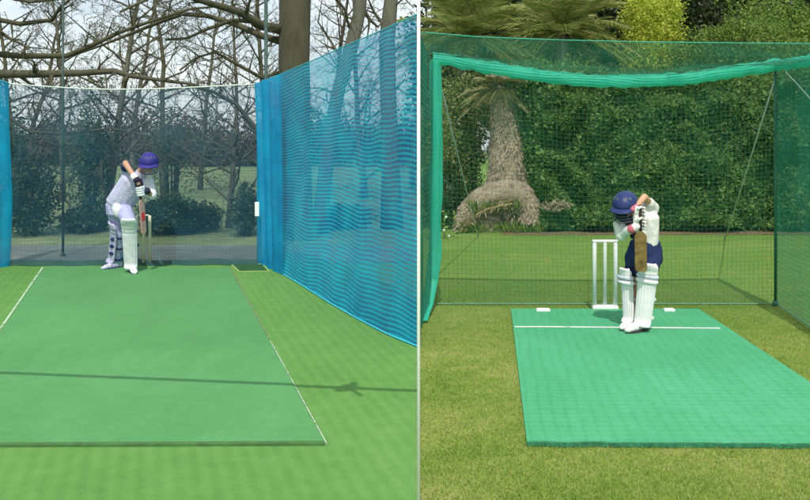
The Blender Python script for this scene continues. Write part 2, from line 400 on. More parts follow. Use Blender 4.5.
class Tree:
    def __init__(s, seed): s.r = random.Random(seed); s.t = MB(); s.b = MB(); s.tips = []
    def path(s, p, d, L_, n, wand, droop=0):
        pts = [Vector(p)]; d = Vector(d).normalized()
        for i in range(n):
            d = (d + Vector((s.r.gauss(0, wand), s.r.gauss(0, wand), s.r.gauss(0, wand) + droop))).normalized()
            pts.append(pts[-1] + d * L_ / n)
        return pts
    def bough(s, pts, r0, r1, lev, dens=1.0, L_=None, into=None):
        n = len(pts); rad = [r0 + (r1 - r0) * (i / (n - 1)) ** .8 for i in range(n)]
        (into or (s.t if r0 > .09 else s.b)).tube(pts, rad, 9 if r0 > .12 else (6 if r0 > .04 else (4 if r0 > .012 else 3)), cap=r0 > .05)
        if lev <= 0: s.tips.append(pts[-1]); return
        tot = sum((pts[i + 1] - pts[i]).length for i in range(n - 1)); L_ = L_ or tot
        k = max(2, int(dens * (3 + 2.4 * min(tot, 5))))
        for q in range(k):
            t = (.12 + .88 * (q + s.r.random()) / k) * (n - 1); i = min(int(t), n - 2); p = pts[i].lerp(pts[i + 1], t - i)
            d = (pts[i + 1] - pts[i]).normalized()
            side = d.cross(Vector((s.r.gauss(0, 1), s.r.gauss(0, 1), s.r.gauss(0, 1)))).normalized()
            nd = d * s.r.uniform(.25, .8) + side * s.r.uniform(.6, 1.0) + Vector((0, 0, s.r.uniform(-.15, .3)))
            rr = rad[i] * s.r.uniform(.35, .62)
            ll = L_ * s.r.uniform(.32, .6) * (1 - .45 * t / (n - 1))
            s.bough(s.path(p, nd, ll, 4 if lev > 1 else 3, .16), max(rr, .006), .004, lev - 1, dens, ll)
    def finish(s, base, label, group, bm, tm=None, name='bare_tree', cat='tree'):
        root = thing(name, base, label, cat, group)
        s.t.build('trunk', bm, root)
        if s.b.v: s.b.build('branches', tm or bm, root)
        return root
BARK1 = bark('bark_brown', (.035, .030, .024), (.12, .105, .08))
BARK2 = bark('bark_grey', (.07, .065, .055), (.20, .19, .16))
TWIG = bark('twig', (.05, .042, .03), (.12, .10, .07), 6)
TW2 = bark('twig_grey', (.07, .06, .05), (.17, .145, .11), 6)

# big oak behind the blue corner, with its long boughs to the left
T = Tree(3); Y = 15.6
base = at(297, 140 + 1530 / Y, Y); base.z = 0
T.t.tube([at(297, 242, Y) + Vector((0, 0, -.3)), at(297, 236, Y), at(296, 215, Y), at(295, 150, Y), at(294, 60, Y), at(295, 0, Y), at(296, -60, Y), at(300, -130, Y)],
         [.50, .42, .31, .29, .285, .29, .27, .20], 14)
def pxp(lst, Y0, Y1): n = len(lst); return [at(x, y, Y0 + (Y1 - Y0) * i / (n - 1)) for i, (x, y) in enumerate(lst)]
for lst, r, dy in (([(285, 30), (262, 26), (240, 12), (212, 4), (180, -6), (150, -2), (120, 12)], .11, -2.5),
                   ([(283, 42), (262, 36), (235, 24), (208, 16), (182, 14), (160, 22), (130, 34), (100, 46), (72, 56)], .085, 1.2),
                   ([(284, 34), (258, 22), (232, 20), (205, 30), (188, 38), (165, 40)], .06, -1.5),
                   ([(286, 150), (255, 128), (236, 104), (214, 92), (190, 86), (160, 92)], .07, -1.0),
                   ([(284, -30), (250, -40), (205, -22), (170, -8), (140, -14)], .10, -2.0),
                   ([(300, 0), (322, -20), (345, 10), (352, 40)], .05, 1.0),
                   ([(286, 70), (262, 78), (240, 66), (215, 52), (196, 58), (180, 70)], .045, -1.2)):
    T.bough(pxp(lst, Y, Y + dy), r * .95, .018, 3, 1.0, 1.5)
T.finish(base, 'thick trunked bare tree behind the corner of the blue net, long boughs to the left', 'bare winter trees', BARK1, TWIG)
# tree out of frame on the left reaching in
T = Tree(8); Y = 15.2
T.t.tube([at(-95, 245, Y) + Vector((0, 0, -.3)), at(-94, 200, Y), at(-92, 100, Y), at(-90, 20, Y), at(-84, -100, Y)], [.5, .36, .32, .30, .22], 12)
for lst, r, dy in (([(-92, 66), (-40, 70), (0, 74), (40, 74), (80, 73), (115, 71), (130, 76), (160, 80), (192, 84), (214, 92)], .12, -1.0),
                   ([(-92, 40), (-30, 52), (20, 56), (66, 56), (95, 44), (120, 32), (155, 20), (190, 9), (222, 6)], .085, 1.0),
                   ([(-90, 10), (-20, 16), (20, 24), (52, 20), (60, 8), (76, -6)], .075, -.8),
                   ([(-88, -10), (-10, 24), (12, 40), (30, 48)], .05, -.5),
                   ([(-92, 80), (-20, 96), (30, 132), (70, 134), (110, 128), (150, 136)], .05, .5),
                   ([(-88, -20), (-20, -8), (30, 2), (70, -2)], .06, -1.)):
    T.bough(pxp(lst, Y, Y + dy), r * .95, .018, 3, 1.05, 1.4)
b_ = at(-95, 242, Y); b_.z = 0
T.finish(b_, 'bare tree at the left edge, its long level boughs crossing above the white-roped net', 'bare winter trees', BARK1, TWIG)
# two slender leaning trunks behind the blue net
T = Tree(5); Y = 16.4
T.t.tube([at(318, 236, Y), at(322, 205, Y), at(329, 140, Y), at(338, 92, Y), at(351, 48, Y), at(360, 10, Y), at(366, -60, Y)], [.17, .145, .135, .13, .135, .12, .09], 10)
for lst, r in (([(361, 6), (370, 20), (378, 27), (384, 20)], .05), ([(345, 65), (330, 40), (318, 22), (322, 0)], .035), ([(355, 35), (340, 8), (330, -10)], .04), ([(330, 130), (310, 108), (298, 96)], .03)):
    T.bough(pxp(lst, Y, Y + .4), r, .012, 2, .8, 1.2)
b_ = at(318, 236, Y); b_.z = 0
T.finish(b_, 'slender bare tree leaning right, seen through the middle of the blue net', 'bare winter trees', BARK2, TW2)
T = Tree(6); Y = 17.4
T.t.tube([at(392, 229, Y), at(391, 190, Y), at(390, 140, Y), at(388, 90, Y), at(387, 40, Y), at(391, 0, Y), at(392, -60, Y)], [.24, .20, .17, .165, .165, .14, .11], 10)
for lst, r in (([(388, 58), (400, 46), (412, 52), (420, 40)], .035), ([(387, 30), (374, 12), (366, -6)], .045), ([(390, 96), (404, 80), (416, 84)], .03), ([(390, 10), (404, -2), (414, 8)], .03)):
    T.bough(pxp(lst, Y, Y - .3), r, .012, 2, .8, 1.1)
b_ = at(392, 228, Y); b_.z = 0
T.finish(b_, 'upright bare tree close beside the white post, seen through the blue net', 'bare winter trees', BARK2, TW2)
# row of smaller bare trees beyond
row = [(14, 20, 6.0, .13), (104, 19, 6.5, .15), (228, 17.5, 5.2, .10), (62, 25, 7, .15), (165, 26, 8, .16), (200, 31, 7.5, .15), (262, 28, 8, .17), (135, 33, 8, .18), (325, 30, 8, .18), (365, 26, 7.5, .16), (30, 34, 8, .18), (412, 32, 7.5, .16)]
desc = ['behind the left pole, near the dark bush at the blue net edge', 'directly behind the man in the blue helmet, left of his shoulder', 'small and forked, right of the wooden stumps behind the net',
        'behind the thin net pole on the left', 'behind and just right of the blue helmet', 'far back, over the low hedge right of the wooden stumps', 'far back, seen beside the blue net corner',
        'far back, above the head of the man in the blue helmet', 'far back behind the blue net, right of the thick trunk', 'seen through the blue net between the two slender trunks',
        'far back at the left, behind the dark bush', 'farthest behind the blue net, next to the white post']
for i, ((px, Y, h, r), ds) in enumerate(zip(row, desc)):
    T = Tree(20 + i); p = at(px, 140 + 1530 / Y, Y); p.z = 0
    tr = T.path(p - Vector((0, 0, .2)), (T.r.gauss(0, .05), 0, 1), h, 9, .07)
    r *= .62; T.t.tube(tr, [r * 1.25] + [r * (1 - .085 * k) for k in range(9)], 8)
    for k in range(22):
        t_ = .10 + .86 * k / 22; q = tr[int(t_ * 9)].lerp(tr[min(int(t_ * 9) + 1, 9)], t_ * 9 % 1)
        a = k * 2.4 + T.r.random(); dd = Vector((math.cos(a), math.sin(a), T.r.uniform(.35, 1.1)))
        ll = h * T.r.uniform(.25, .42) * (1.15 - .6 * t_)
        T.bough(T.path(q, dd, ll, 5, .14), r * .5 * (1 - .5 * t_), .006, 3, .85, ll)
    T.finish(p, 'leafless tree ' + ds, 'bare winter trees', BARK2 if i % 2 else BARK1, TW2 if i % 3 else TWIG)
# far woodland closing the view
mb = MB(); woods = []
wl = leafy('woodland', [(.05, .055, .03), (.09, .085, .055), (.15, .13, .09)], .8, .25, .2)
mats_far = []
for k in range(46):
    X = -52 + k * 1.25 + random.uniform(-.6, .6); Y = random.uniform(58, 70); h = random.uniform(1.8, 3.8)
    mats_far.append(blob_pts(1500, (X, Y, h * .5), (random.uniform(1.8, 3), 2, h * .62), .7, .3, 1, k))
o = raw_mesh('woodland', leaves(np.concatenate(mats_far), .30, .5), 4, wl, origin=(-20, 64, 0)); struct(o, 'stuff')

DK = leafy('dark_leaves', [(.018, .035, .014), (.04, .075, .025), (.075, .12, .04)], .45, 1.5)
IVY = leafy('ivy_leaves', [(.025, .05, .02), (.055, .10, .035), (.11, .16, .06)], .5, 1.5)
def bush(name, px, Y, wpx, top, label, mat, n=6000, size=.07, stems=True, bottom=None, cat='bush', group=None, lump=.3, k=.6, depth=.7, shell=.55):
    X = (px - CX) / F * Y; rx = wpx / 2 / F * Y; ht = CAM_H - (top - HY) / F * Y
    z0 = 0 if bottom is None else CAM_H - (bottom - HY) / F * Y
    root = thing(name, (X, Y, 0), label, cat, group)
    c = (X, Y, (ht + z0) / 2); r = (rx, depth, (ht - z0) / 2 * 1.05)
    p = blob_pts(n, c, r, shell, lump, 1, px * .1); p[:, 2] = np.abs(p[:, 2] - .02) + .02
    raw_mesh('foliage', leaves(p, size, .55), 4, mat, root)
    if k:
        m2 = MB(); core(m2, c, r, px * .1, lump, k); m2.v = [(a, b, max(cz, .01)) for a, b, cz in m2.v]; m2.build('inner_foliage', mat, root)
    m3 = MB()
    for q in range(7):
        a = random.random() * 6.28; e = Vector((X + math.cos(a) * rx * .6, Y + math.sin(a) * depth * .6, ht * random.uniform(.5, .95)))
        m3.tube([(X + math.cos(a) * .1, Y + math.sin(a) * .1, -.05), Vector((X, Y, ht * .3)).lerp(e, .4), e], [.03, .022, .008], 5)
    m3.build('stems', TWIG, root); return root
BG = 'dark bushes beyond the left net'
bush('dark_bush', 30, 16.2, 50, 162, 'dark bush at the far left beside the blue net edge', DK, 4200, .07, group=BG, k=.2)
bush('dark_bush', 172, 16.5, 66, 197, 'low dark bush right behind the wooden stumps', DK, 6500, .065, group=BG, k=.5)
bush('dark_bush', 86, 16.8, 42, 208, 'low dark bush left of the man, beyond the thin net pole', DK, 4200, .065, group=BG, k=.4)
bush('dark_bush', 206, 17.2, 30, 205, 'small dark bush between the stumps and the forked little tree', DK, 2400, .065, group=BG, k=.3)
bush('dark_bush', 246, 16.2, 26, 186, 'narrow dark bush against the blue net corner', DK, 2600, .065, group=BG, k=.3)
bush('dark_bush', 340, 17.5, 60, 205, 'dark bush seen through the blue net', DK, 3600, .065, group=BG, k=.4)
bush('ivy_column', 92, 18.4, 44, 96, 'tall ivy clad thicket left of the man in the blue helmet', IVY, 5200, .075, group=None, k=0, lump=.4, shell=.95, cat='ivy')
bush('ivy_column', 14, 18.8, 34, 100, 'ivy clad thicket at the far left behind the dark bush', IVY, 2200, .075, k=0, lump=.4, shell=.95, cat='ivy')
bush('ivy_column', 172, 21.5, 60, 118, 'thin green thicket behind the wooden stumps, above the dark bush', IVY, 1500, .08, k=0, lump=.45, shell=.95, cat='ivy', bottom=190)

# ---- right hand garden
HG = leafy('hedge_leaves', [(.045, .10, .022), (.105, .20, .045), (.21, .32, .085)], .55, .8, .4)
hx0, hx1, hy = (520 - CX) / F * 16.8, 9.5, 16.8
hz = CAM_H + (140 - 78) / F * 16.8
root = thing('hedge', ((hx0 + hx1) / 2, hy, 0), 'long dense clipped green hedge behind the boy at the lawn edge', 'hedge')
n = 90000
X = hx0 + .3 + RS.rand(n) * (hx1 - hx0 - .3); Z = .06 + RS.rand(n) ** .9 * (hz - .1)
bulge = np.array([mnoise.noise(Vector((x * .9, z * 1.0, 3))) * .45 + mnoise.noise(Vector((x * 2.6, z * 2.6, 9))) * .28 for x, z in zip(X, Z)])
Yh = hy - bulge - .12 + RS.rand(n) ** 2 * .5
P = np.stack([X, Yh, Z + bulge * .3], 1)
P = P[(P[:, 2] < hz - .5 + np.sqrt(np.clip((P[:, 0] - hx0) / 1.2, 0, 1)) * .5)]
nt_ = 16000; Xt = hx0 + RS.rand(nt_) * (hx1 - hx0); Yt = hy + RS.rand(nt_) * 1.2
Pt = np.stack([Xt, Yt, hz + RS.randn(nt_) * .07 + np.array([mnoise.noise(Vector((x * 1.2, y, 0))) * .22 for x, y in zip(Xt, Yt)])], 1)
ne = 9000; Pe = np.stack([hx0 + .32 + RS.randn(ne) * .10, hy + RS.rand(ne) * 1.2, RS.rand(ne) * hz], 1)
raw_mesh('foliage', np.concatenate([leaves(np.concatenate([P[::2], Pt, Pe]), .075, .6), leaves(P[1::4], .13, .5), leaves(P[3::4], .06, .7)]), 4, HG, root)
mb = MB(); mb.box(((hx0 + hx1) / 2 + .3, hy + .85, hz / 2 - .05), (hx1 - hx0 - .9, 1.0, hz - .3)); mb.build('inner_foliage', HG, root, smooth=False)
q = at(557, 206, hy - .35); Pd = blob_pts(420, tuple(q), (.26, .10, .11), .9, .3); raw_mesh('dry_patch', leaves(Pd, .08, .4), 4, leafy('dry_patch', [(.30, .24, .16), (.50, .42, .32)], .8, 3), root)
# brown soil strip at the hedge foot
mb = MB(); mb.add([(hx0 - .4, hy - .62, -.006), (hx1, hy - .55, -.006), (hx1, hy + .5, -.006), (hx0 - .4, hy + .5, -.006)], [(0, 1, 2, 3)])
struct(mb.build('soil', plain('soil', (.16, .11, .06), .95, .4, 6, .6, .02), smooth=False))

CON = leafy('golden_leaves', [(.20, .26, .02), (.48, .56, .06), (.76, .80, .18)], .6, 2.2, .45)
OLV = leafy('olive_leaves', [(.07, .11, .03), (.18, .23, .06), (.33, .34, .13)], .55, 1.4, .35)
MID = leafy('mid_leaves', [(.045, .095, .018), (.13, .22, .035), (.28, .37, .08)], .5, 1.6, .35)
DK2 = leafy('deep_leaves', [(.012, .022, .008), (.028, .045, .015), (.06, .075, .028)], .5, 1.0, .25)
def crown_tree(name, px, Y, wpx, top, bottom, label, mat, n, size, cat='tree', group=None, depth=1.6, aspect=.5, parts=5, lump=.28, trunk=.16):
    X = (px - CX) / F * Y; rx = wpx / 2 / F * Y; zt = CAM_H - (top - HY) / F * Y; zb = CAM_H - (bottom - HY) / F * Y
    root = thing(name, (X, Y, 0), label, cat, group); P = []; m2 = MB(); rr = random.Random(px)
    P.append(blob_pts(n // 2, (X, Y, (zt + zb) / 2), (rx, depth, (zt - zb) / 2), .5, lump, 1, px)); core(m2, (X, Y, (zt + zb) / 2), (rx, depth, (zt - zb) / 2), px, lump, .62)
    for k in range(parts):
        a = rr.uniform(-math.pi, 0); c = (X + math.cos(a) * rx * .6, Y + math.sin(a) * depth * .6, rr.uniform(zb + (zt - zb) * .25, zt - (zt - zb) * .2)); s = rr.uniform(.32, .5)
        P.append(blob_pts(n // 2 // parts, c, (rx * s, depth * s, (zt - zb) * .5 * s), .6, lump, 1.3, px + k))
    raw_mesh('crown', leaves(np.concatenate(P), size, aspect), 4, mat, root); m2.build('inner_crown', mat, root)
    m3 = MB(); m3.tube([(X, Y, -.2), (X + .05, Y, zb * .5 + .2), (X, Y, (zt + zb) / 2)], [trunk * 1.3, trunk, trunk * .6], 9); m3.build('trunk', BARK1, root)
    return root
# dark trees at the back
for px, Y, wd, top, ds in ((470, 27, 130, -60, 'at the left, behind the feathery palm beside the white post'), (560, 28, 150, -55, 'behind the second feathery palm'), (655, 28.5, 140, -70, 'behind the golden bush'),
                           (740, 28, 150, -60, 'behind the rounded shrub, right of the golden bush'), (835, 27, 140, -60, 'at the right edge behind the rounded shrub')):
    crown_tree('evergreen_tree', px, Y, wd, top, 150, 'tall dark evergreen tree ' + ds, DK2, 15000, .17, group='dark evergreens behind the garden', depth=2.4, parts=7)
crown_tree('golden_bush', 650, 21, 62, -22, 96, 'golden yellow conifer bush rising above the net and hedge', CON, 26000, .06, 'bush', depth=1.0, parts=7, lump=.36)
crown_tree('round_shrub', 765, 20, 150, -4, 130, 'rounded mid green shrub above the hedge at the right', MID, 52000, .07, 'shrub', depth=1.5, parts=8)
crown_tree('round_shrub', 560, 19.5, 90, 58, 140, 'mid green shrub peeping over the left end of the hedge', MID, 20000, .07, 'shrub', depth=1.1)
crown_tree('olive_shrub', 448, 18.5, 64, 70, 225, 'olive brown shrub behind the left edge of the green net', OLV, 20000, .07, 'shrub', depth=.9)
crown_tree('olive_shrub', 505, 20.5, 84, 52, 150, 'olive shrub above the pale trunk', OLV, 18000, .07, 'shrub', depth=.9)
crown_tree('dark_shrub', 443, 17.6, 44, 165, 236, 'dark low shrub at the left of the drooping dry frond', DK, 5000, .07, 'shrub', depth=.5, trunk=.05)
crown_tree('dark_shrub', 524, 19.2, 46, 110, 222, 'dark shrub filling the gap between pale trunk and hedge', HG, 5000, .08, 'shrub', depth=.4, trunk=.05)
# feathery palms
def palm(px, Y, cy, rpx, label, mat, nf=22, seed=1, root=None):  # crown of arching pinnate fronds
    rr = random.Random(seed); c = at(px, cy, Y)
    if root is None:
        root = thing('feather_palm', (c.x, Y, 0), label, 'palm', 'feathery palms above the net')
        mb = MB(); mb.tube([(c.x, Y, -.1), (c.x, Y, c.z * .5), (c.x, Y, c.z)], [.22, .19, .17], 10); mb.build('trunk', BARK1, root)
    mb = MB(); V = []
    for k in range(nf):
        a = 2 * math.pi * k / nf + rr.uniform(-.15, .15); el = rr.uniform(-.25, 1.25); Ln = rpx / F * Y * rr.uniform(.8, 1.15)
        pts = []; n = 9
        for i in range(n):
            t = i / (n - 1); h = Ln * t * math.cos(el * (1 - .3 * t)); z = Ln * t * math.sin(el) - Ln * .45 * t * t
            pts.append(Vector((c.x + math.cos(a) * h, Y + math.sin(a) * h, c.z + z)))
        mb.tube(pts, [.022 - .018 * i / (n - 1) for i in range(n)], 4)
        for i in range(n - 1):
            d = (pts[i + 1] - pts[i]).normalized(); sd = d.cross(Vector((0, 0, 1))).normalized()
            for j in range(9):
                q = pts[i].lerp(pts[i + 1], j / 9); ll = Ln * .26 * math.sin(math.pi * min(1, (i + j / 9) / (n - 1) * .85 + .12)) + .04
                for s in (-1, 1):
                    tip = q + (sd * s * .8 + d * .7 + Vector((0, 0, rr.uniform(-.35, .1)))).normalized() * ll; w_ = Vector((0, 0, .014)) + d * .014
                    V += [tuple(q - w_ * .6), tuple((q + tip) / 2 - w_ * .7), tuple(tip), tuple((q + tip) / 2 + w_ * .7)]
    raw_mesh('fronds', np.array(V), 4, mat, root); mb.build('frond_ribs', mat, root); return root
PALM = leafy('palm_leaves', [(.12, .17, .03), (.27, .32, .08), (.46, .47, .18)], .5, 1.2, .35)
palm(468, 20.4, 38, 84, 'yellow green feathery palm above the net beside the white post', PALM, 46, 2)
palm(562, 20.6, 32, 76, 'feathery palm above the net left of the golden bush', PALM, 46, 4)
# pale trunk with flared base
def lathe(mb, prof, wob, seed, yk=.8, lean=None):
    n = 26; vs = []; fs = []
    for j, (x, y, r, z) in enumerate(prof):
        for i in range(n):
            a = 2 * math.pi * i / n; q = Vector((math.cos(a), math.sin(a), z * 1.1))
            rr = r * (1 + wob * mnoise.noise(q * 1.7 + Vector((seed, 0, 0))) + wob * .6 * mnoise.noise(q * 5))
            vs.append((x + math.cos(a) * rr, y + math.sin(a) * rr * yk, z))
    for j in range(len(prof) - 1):
        for i in range(n): fs.append((j * n + i, j * n + (i + 1) % n, (j + 1) * n + (i + 1) % n, (j + 1) * n + i))
    mb.add(vs, fs)
m, nt, bs = nodes('pale_fibre')
f = noise_fac(nt, 3, 6, .7, (1.6, 1.6, 1.4)); f2 = noise_fac(nt, 11, 5, .8, (1, 1, .8))
L(nt, ramp(nt, math_(nt, 'ADD', math_(nt, 'MULTIPLY', f, .6), math_(nt, 'MULTIPLY', f2, .4)), [(.36, (.17, .13, .09)), (.46, (.40, .31, .22)), (.60, (.60, .49, .37))]), bs.inputs['Base Color'])
bs.inputs['Roughness'].default_value = .95; bump(nt, bs, f2, 1.0, .12); PALE = m
Y = 17.3
def prof(rows):
    out = []
    for px, py, wpx in rows:
        p = at(px, py, Y); out.append((p.x, Y, wpx / 2 / F * Y, p.z))
    return out
def fine(rows, k=4):
    o = []
    for a, b in zip(rows[:-1], rows[1:]):
        for i in range(k): t = i / k; t2 = t * t * (3 - 2 * t); o.append((a[0] + (b[0] - a[0]) * t2, a[1] + (b[1] - a[1]) * t, a[2] + (b[2] - a[2]) * t2))
    return o + [rows[-1]]
root = thing('palm_tree', (at(505, 228, Y).x, Y, 0), 'pale sandy palm trunk with a swollen base at the lawn edge left of the hedge', 'palm')
mb = MB(); lathe(mb, prof(fine([(512, 231, 46), (512, 215, 50), (510, 198, 54), (508, 186, 50), (507, 176, 38), (507, 160, 36), (506, 140, 31), (503, 115, 26), (500, 96, 20), (498, 70, 17)])), .16, 2); mb.build('stem', PALE, root)
mb = MB(); ap = [at(x, y, Y - .45) for x, y in ((459, 234), (462, 222), (469, 210), (480, 201), (494, 195), (508, 192), (520, 194), (526, 201), (529, 211), (529, 222))]
ap2 = []
for i in range(len(ap) - 1):
    for q in range(6): ap2.append(ap[i].lerp(ap[i + 1], q / 6))
ap2.append(ap[-1]); mb.tube(ap2, [(.12 + .12 * min(1, i / 20)) * (1.08 + .03 * math.sin(i * 2.1) + .12 * mnoise.noise(Vector((i * .5, 0, 0)))) for i in range(len(ap2))], 16)
mb.build('arched_root', PALE, root)
mb = MB(); lathe(mb, prof(fine([(483, 232, 62), (484, 222, 58), (486, 212, 46), (487, 204, 28), (487, 201, 6)])), .2, 9, 1.0); mb.build('root_mound', PALE, root)
P = []
def shag(path, rad, n, sz, dn):
    out = []
    for k in range(n):
        t = random.random() * (len(path) - 1); i = min(int(t), len(path) - 2); c = path[i].lerp(path[i + 1], t - i); r = rad[i] + (rad[i + 1] - rad[i]) * (t - i)
        ax = (path[i + 1] - path[i]).normalized(); o = ax.orthogonal().normalized(); o.rotate(Matrix.Rotation(random.random() * 6.283, 3, ax))
        q = c + o * r * random.uniform(.95, 1.15); tip = q + o * sz * random.uniform(.1, .6) + Vector((random.gauss(0, .25), random.gauss(0, .2), -dn * random.uniform(.3, 1.2))) * sz; w_ = ax.cross(o) * sz * .12
        out += [tuple(q - w_), tuple((q + tip) / 2 - w_), tuple(tip), tuple((q + tip) / 2 + w_)]
    return out
V = shag([at(x, y, Y) for x, y in ((500, 92), (503, 115), (506, 140), (507, 162), (507, 176))], [.21, .26, .31, .36, .42], 2600, .075, 1.1)
V += shag([at(x, y, Y) for x, y in ((508, 180), (510, 198), (512, 226))], [.45, .52, .48], 2000, .075, 1.1)
V += shag(ap, [.12, .16, .20, .24, .25, .25, .25, .25, .24, .24], 3600, .075, 1.0)
raw_mesh('dry_fibre', np.array(V), 4, leafy('sandy_fibre', [(.34, .27, .19), (.50, .41, .30), (.64, .54, .42)], .9, 1.2, .3), root)
V = []
for k in range(500):                                           # green blades pushing up round the foot and out of the hollow
    q = at(random.uniform(462, 545), 231, Y - .75 + random.uniform(-.1, .3)) if k % 4 else at(random.uniform(470, 520), random.uniform(206, 214) + 0, Y - .72)
    if k % 4: q.z = 0
    tip = q + Vector((random.gauss(0, .09), random.gauss(0, .06), random.uniform(.05, .26))); w_ = Vector((.010, .004, 0))
    V += [tuple(q - w_), tuple((q + tip) / 2 - w_), tuple(tip), tuple((q + tip) / 2 + w_)]
raw_mesh('green_blades', np.array(V), 4, MID, root)
palm(501, Y, 90, 40, '', leafy('short_fronds', [(.10, .12, .04), (.24, .25, .09), (.42, .37, .19)], .6, 1.5, .3), 34, 9, root)
# drooping dry fronds making the arch
root = thing('dry_frond', (at(492, 232, Y - .7).x, Y - .7, 0), 'arched dry brown palm frond drooping to the grass in front of the pale trunk', 'frond')
mb = MB(); V = []
for k in range(3):
    pts = [at(x + k * 1.5, y - k * 4, Y - .75 + k * .1) for x, y in ((512, 204), (500, 206), (488, 209), (478, 214), (469, 221), (463, 228), (459, 234))]
    mb.tube(pts, [.03, .028, .026, .022, .018, .012, .008], 5)
    for i in range(6):
        for j in range(12):
            q = pts[i].lerp(pts[i + 1], j / 12)
            for s in range(2):
                tip = q + Vector((random.uniform(-.16, .1), random.uniform(-.2, .15), random.uniform(-.16, .06)))
                w_ = Vector((.012, 0, .004)); V += [tuple(q - w_), tuple((q + tip) / 2 - w_), tuple(tip), tuple((q + tip) / 2 + w_)]
DRY = leafy('dry_leaves', [(.16, .12, .05), (.34, .27, .14), (.46, .38, .22)], .8, 2, .3)
V = np.array(V); V[:, 2] = np.maximum(V[:, 2], .01)
mb.build('rib', DRY, root); raw_mesh('leaflets', V, 4, DRY, root)
# small white flowers at the left
root = thing('flowering_plant', G(441, 238), 'small plant with tiny white flowers at the lawn edge by the green net', 'plant')
V = []; mb = MB(); rr = random.Random(3)
for k in range(160):
    q = G(441, 238) + Vector((rr.gauss(0, .18), rr.gauss(0, .12), rr.random() * .5)); V.append(q)
raw_mesh('leaves', leaves(np.array([tuple(q) for q in V]), .09, .4), 4, MID, root)
for k, (px, py) in enumerate(((446, 217), (449, 236), (438, 226), (444, 230))):
    q = at(px, py, gy(238) - .2)
    fl = MB(); 
    for a in range(5): fl.ell(q + Vector((math.cos(a * 1.257) * .012, 0, math.sin(a * 1.257) * .012)), (.011, .005, .011), None, 8, 5)
    fl.build('flower', M['white_paint'], root)

# ------------------------------------------------------------------ nets
def surf(P, nu, nv, lenu=1, lenv=1):
    mb = MB(); mb.uv = []
    for j in range(nv + 1):
        for i in range(nu + 1):
            mb.v.append(tuple(P(i / nu, j / nv))); mb.uv.append((i / nu * lenu, j / nv * lenv))
    for j in range(nv):
        for i in range(nu): a = j * (nu + 1) + i; mb.f.append((a, a + 1, a + nu + 2, a + nu + 1))
    return mb
def strands(mb, P, nu, nv, r, seg=16, ru=None):
    for i in range(nu + 1):
        mb.tube([P(i / nu, k / seg) for k in range(seg + 1)], r, 3, False)
    for j in range(nv + 1):
        mb.tube([P(k / (seg * 2), j / nv) for k in range(seg * 2 + 1)], ru or r, 3, False)
def poly(pts):
    pts = [Vector(p) for p in pts]; ls = [(b - a).length for a, b in zip(pts[:-1], pts[1:])]; tot = sum(ls)
    def f(u):
        d = u * tot
        for i, l in enumerate(ls):
            if d <= l or i == len(ls) - 1: return pts[i].lerp(pts[i + 1], min(1, d / l))
            d -= l
    return f, tot
NET_BLUE = net_sheet_mat('blue_net', ((.003, .20, .52), (.03, .68, .88)), .73, (.043, .12), (2.2, .35), .55)
NET_BLUE2 = net_sheet_mat('blue_net_folded', ((.002, .26, .54), (.01, .54, .82)), .93, None, (9, .25), .5)
BLUE_CORD = plain('blue_cord', (.02, .38, .60), .6, .2, 30)

# right wall of the left cage
bot, tot = poly([G(265, 262.5), G(275, 270), G(300, 285), G(330, 304), G(360, 321), G(388, 335.5), G(417.6, 347.5)])
top, _ = poly([at(257, 84, 12.5), at(300, 66, 11.2), at(345, 46, 9.7), at(380, 31, 8.6), at(417.6, 14, 7.4)])
def PB(u, v):
    uu = u ** .85 if u > 0 else 0
    a = bot(uu); b = top(uu); s = .03 * math.sin(uu * 5 * math.pi) * v * (1 - v)
    p = a.lerp(b, v); k = math.sin(math.pi * v)
    dx = mnoise.noise(Vector((u * 4, v * 1.3, 0))) * .10 * k + mnoise.noise(Vector((u * 9, v * 1.1, 5))) * .025 * k
    lim = min(1, (1 - u) * 6)
    return p + Vector((dx * .8 * lim + (.10 * k * lim * (1 - u)), dx * .3 * lim, mnoise.noise(Vector((u * 5, v * 3, 8))) * .03 * k))
root = thing('blue_net', (G(340, 310)), 'large rippling bright blue net wall beside the white post', 'net')
surf(PB, 80, 30, tot, 2.8).build('netting', NET_BLUE, root)
mb = MB(); strands(mb, PB, 70, 56, .0012, 20); mb.build('mesh_cords', BLUE_CORD, root)
mb = MB(); mb.tube([PB(k / 40, 1) for k in range(41)], .006, 6); mb.build('top_rope', plain('cyan_rope', (.05, .45, .55), .7), root)
mb = MB(); mb.tube([PB(k / 40, 0) + Vector((0, 0, .012)) for k in range(41)], .009, 6); mb.build('bottom_rope', plain('cyan_rope', (.05, .45, .55), .7), root)
# gathered folds hanging at the corner
fa, _ = poly([G(256, 264), G(262, 264.5), G(270, 268.5), G(282, 275)])
def PF(u, v):
    a = fa(u); b = at(254 + 26 * u, 84 - 10 * u, a.y); p = a.lerp(b, v)
    return p + Vector((.025 * math.sin(u * 26 + v * 1.5), .05 * math.cos(u * 21 + v), 0))
surf(PF, 60, 14, .6, 2.7).build('gathered_folds', NET_BLUE2, root)
mb = MB(); q = at(257, 209, 12.0); mb.box(q, (.06, .006, .20)); mb.build('tag', M['white_paint'], root, smooth=False)
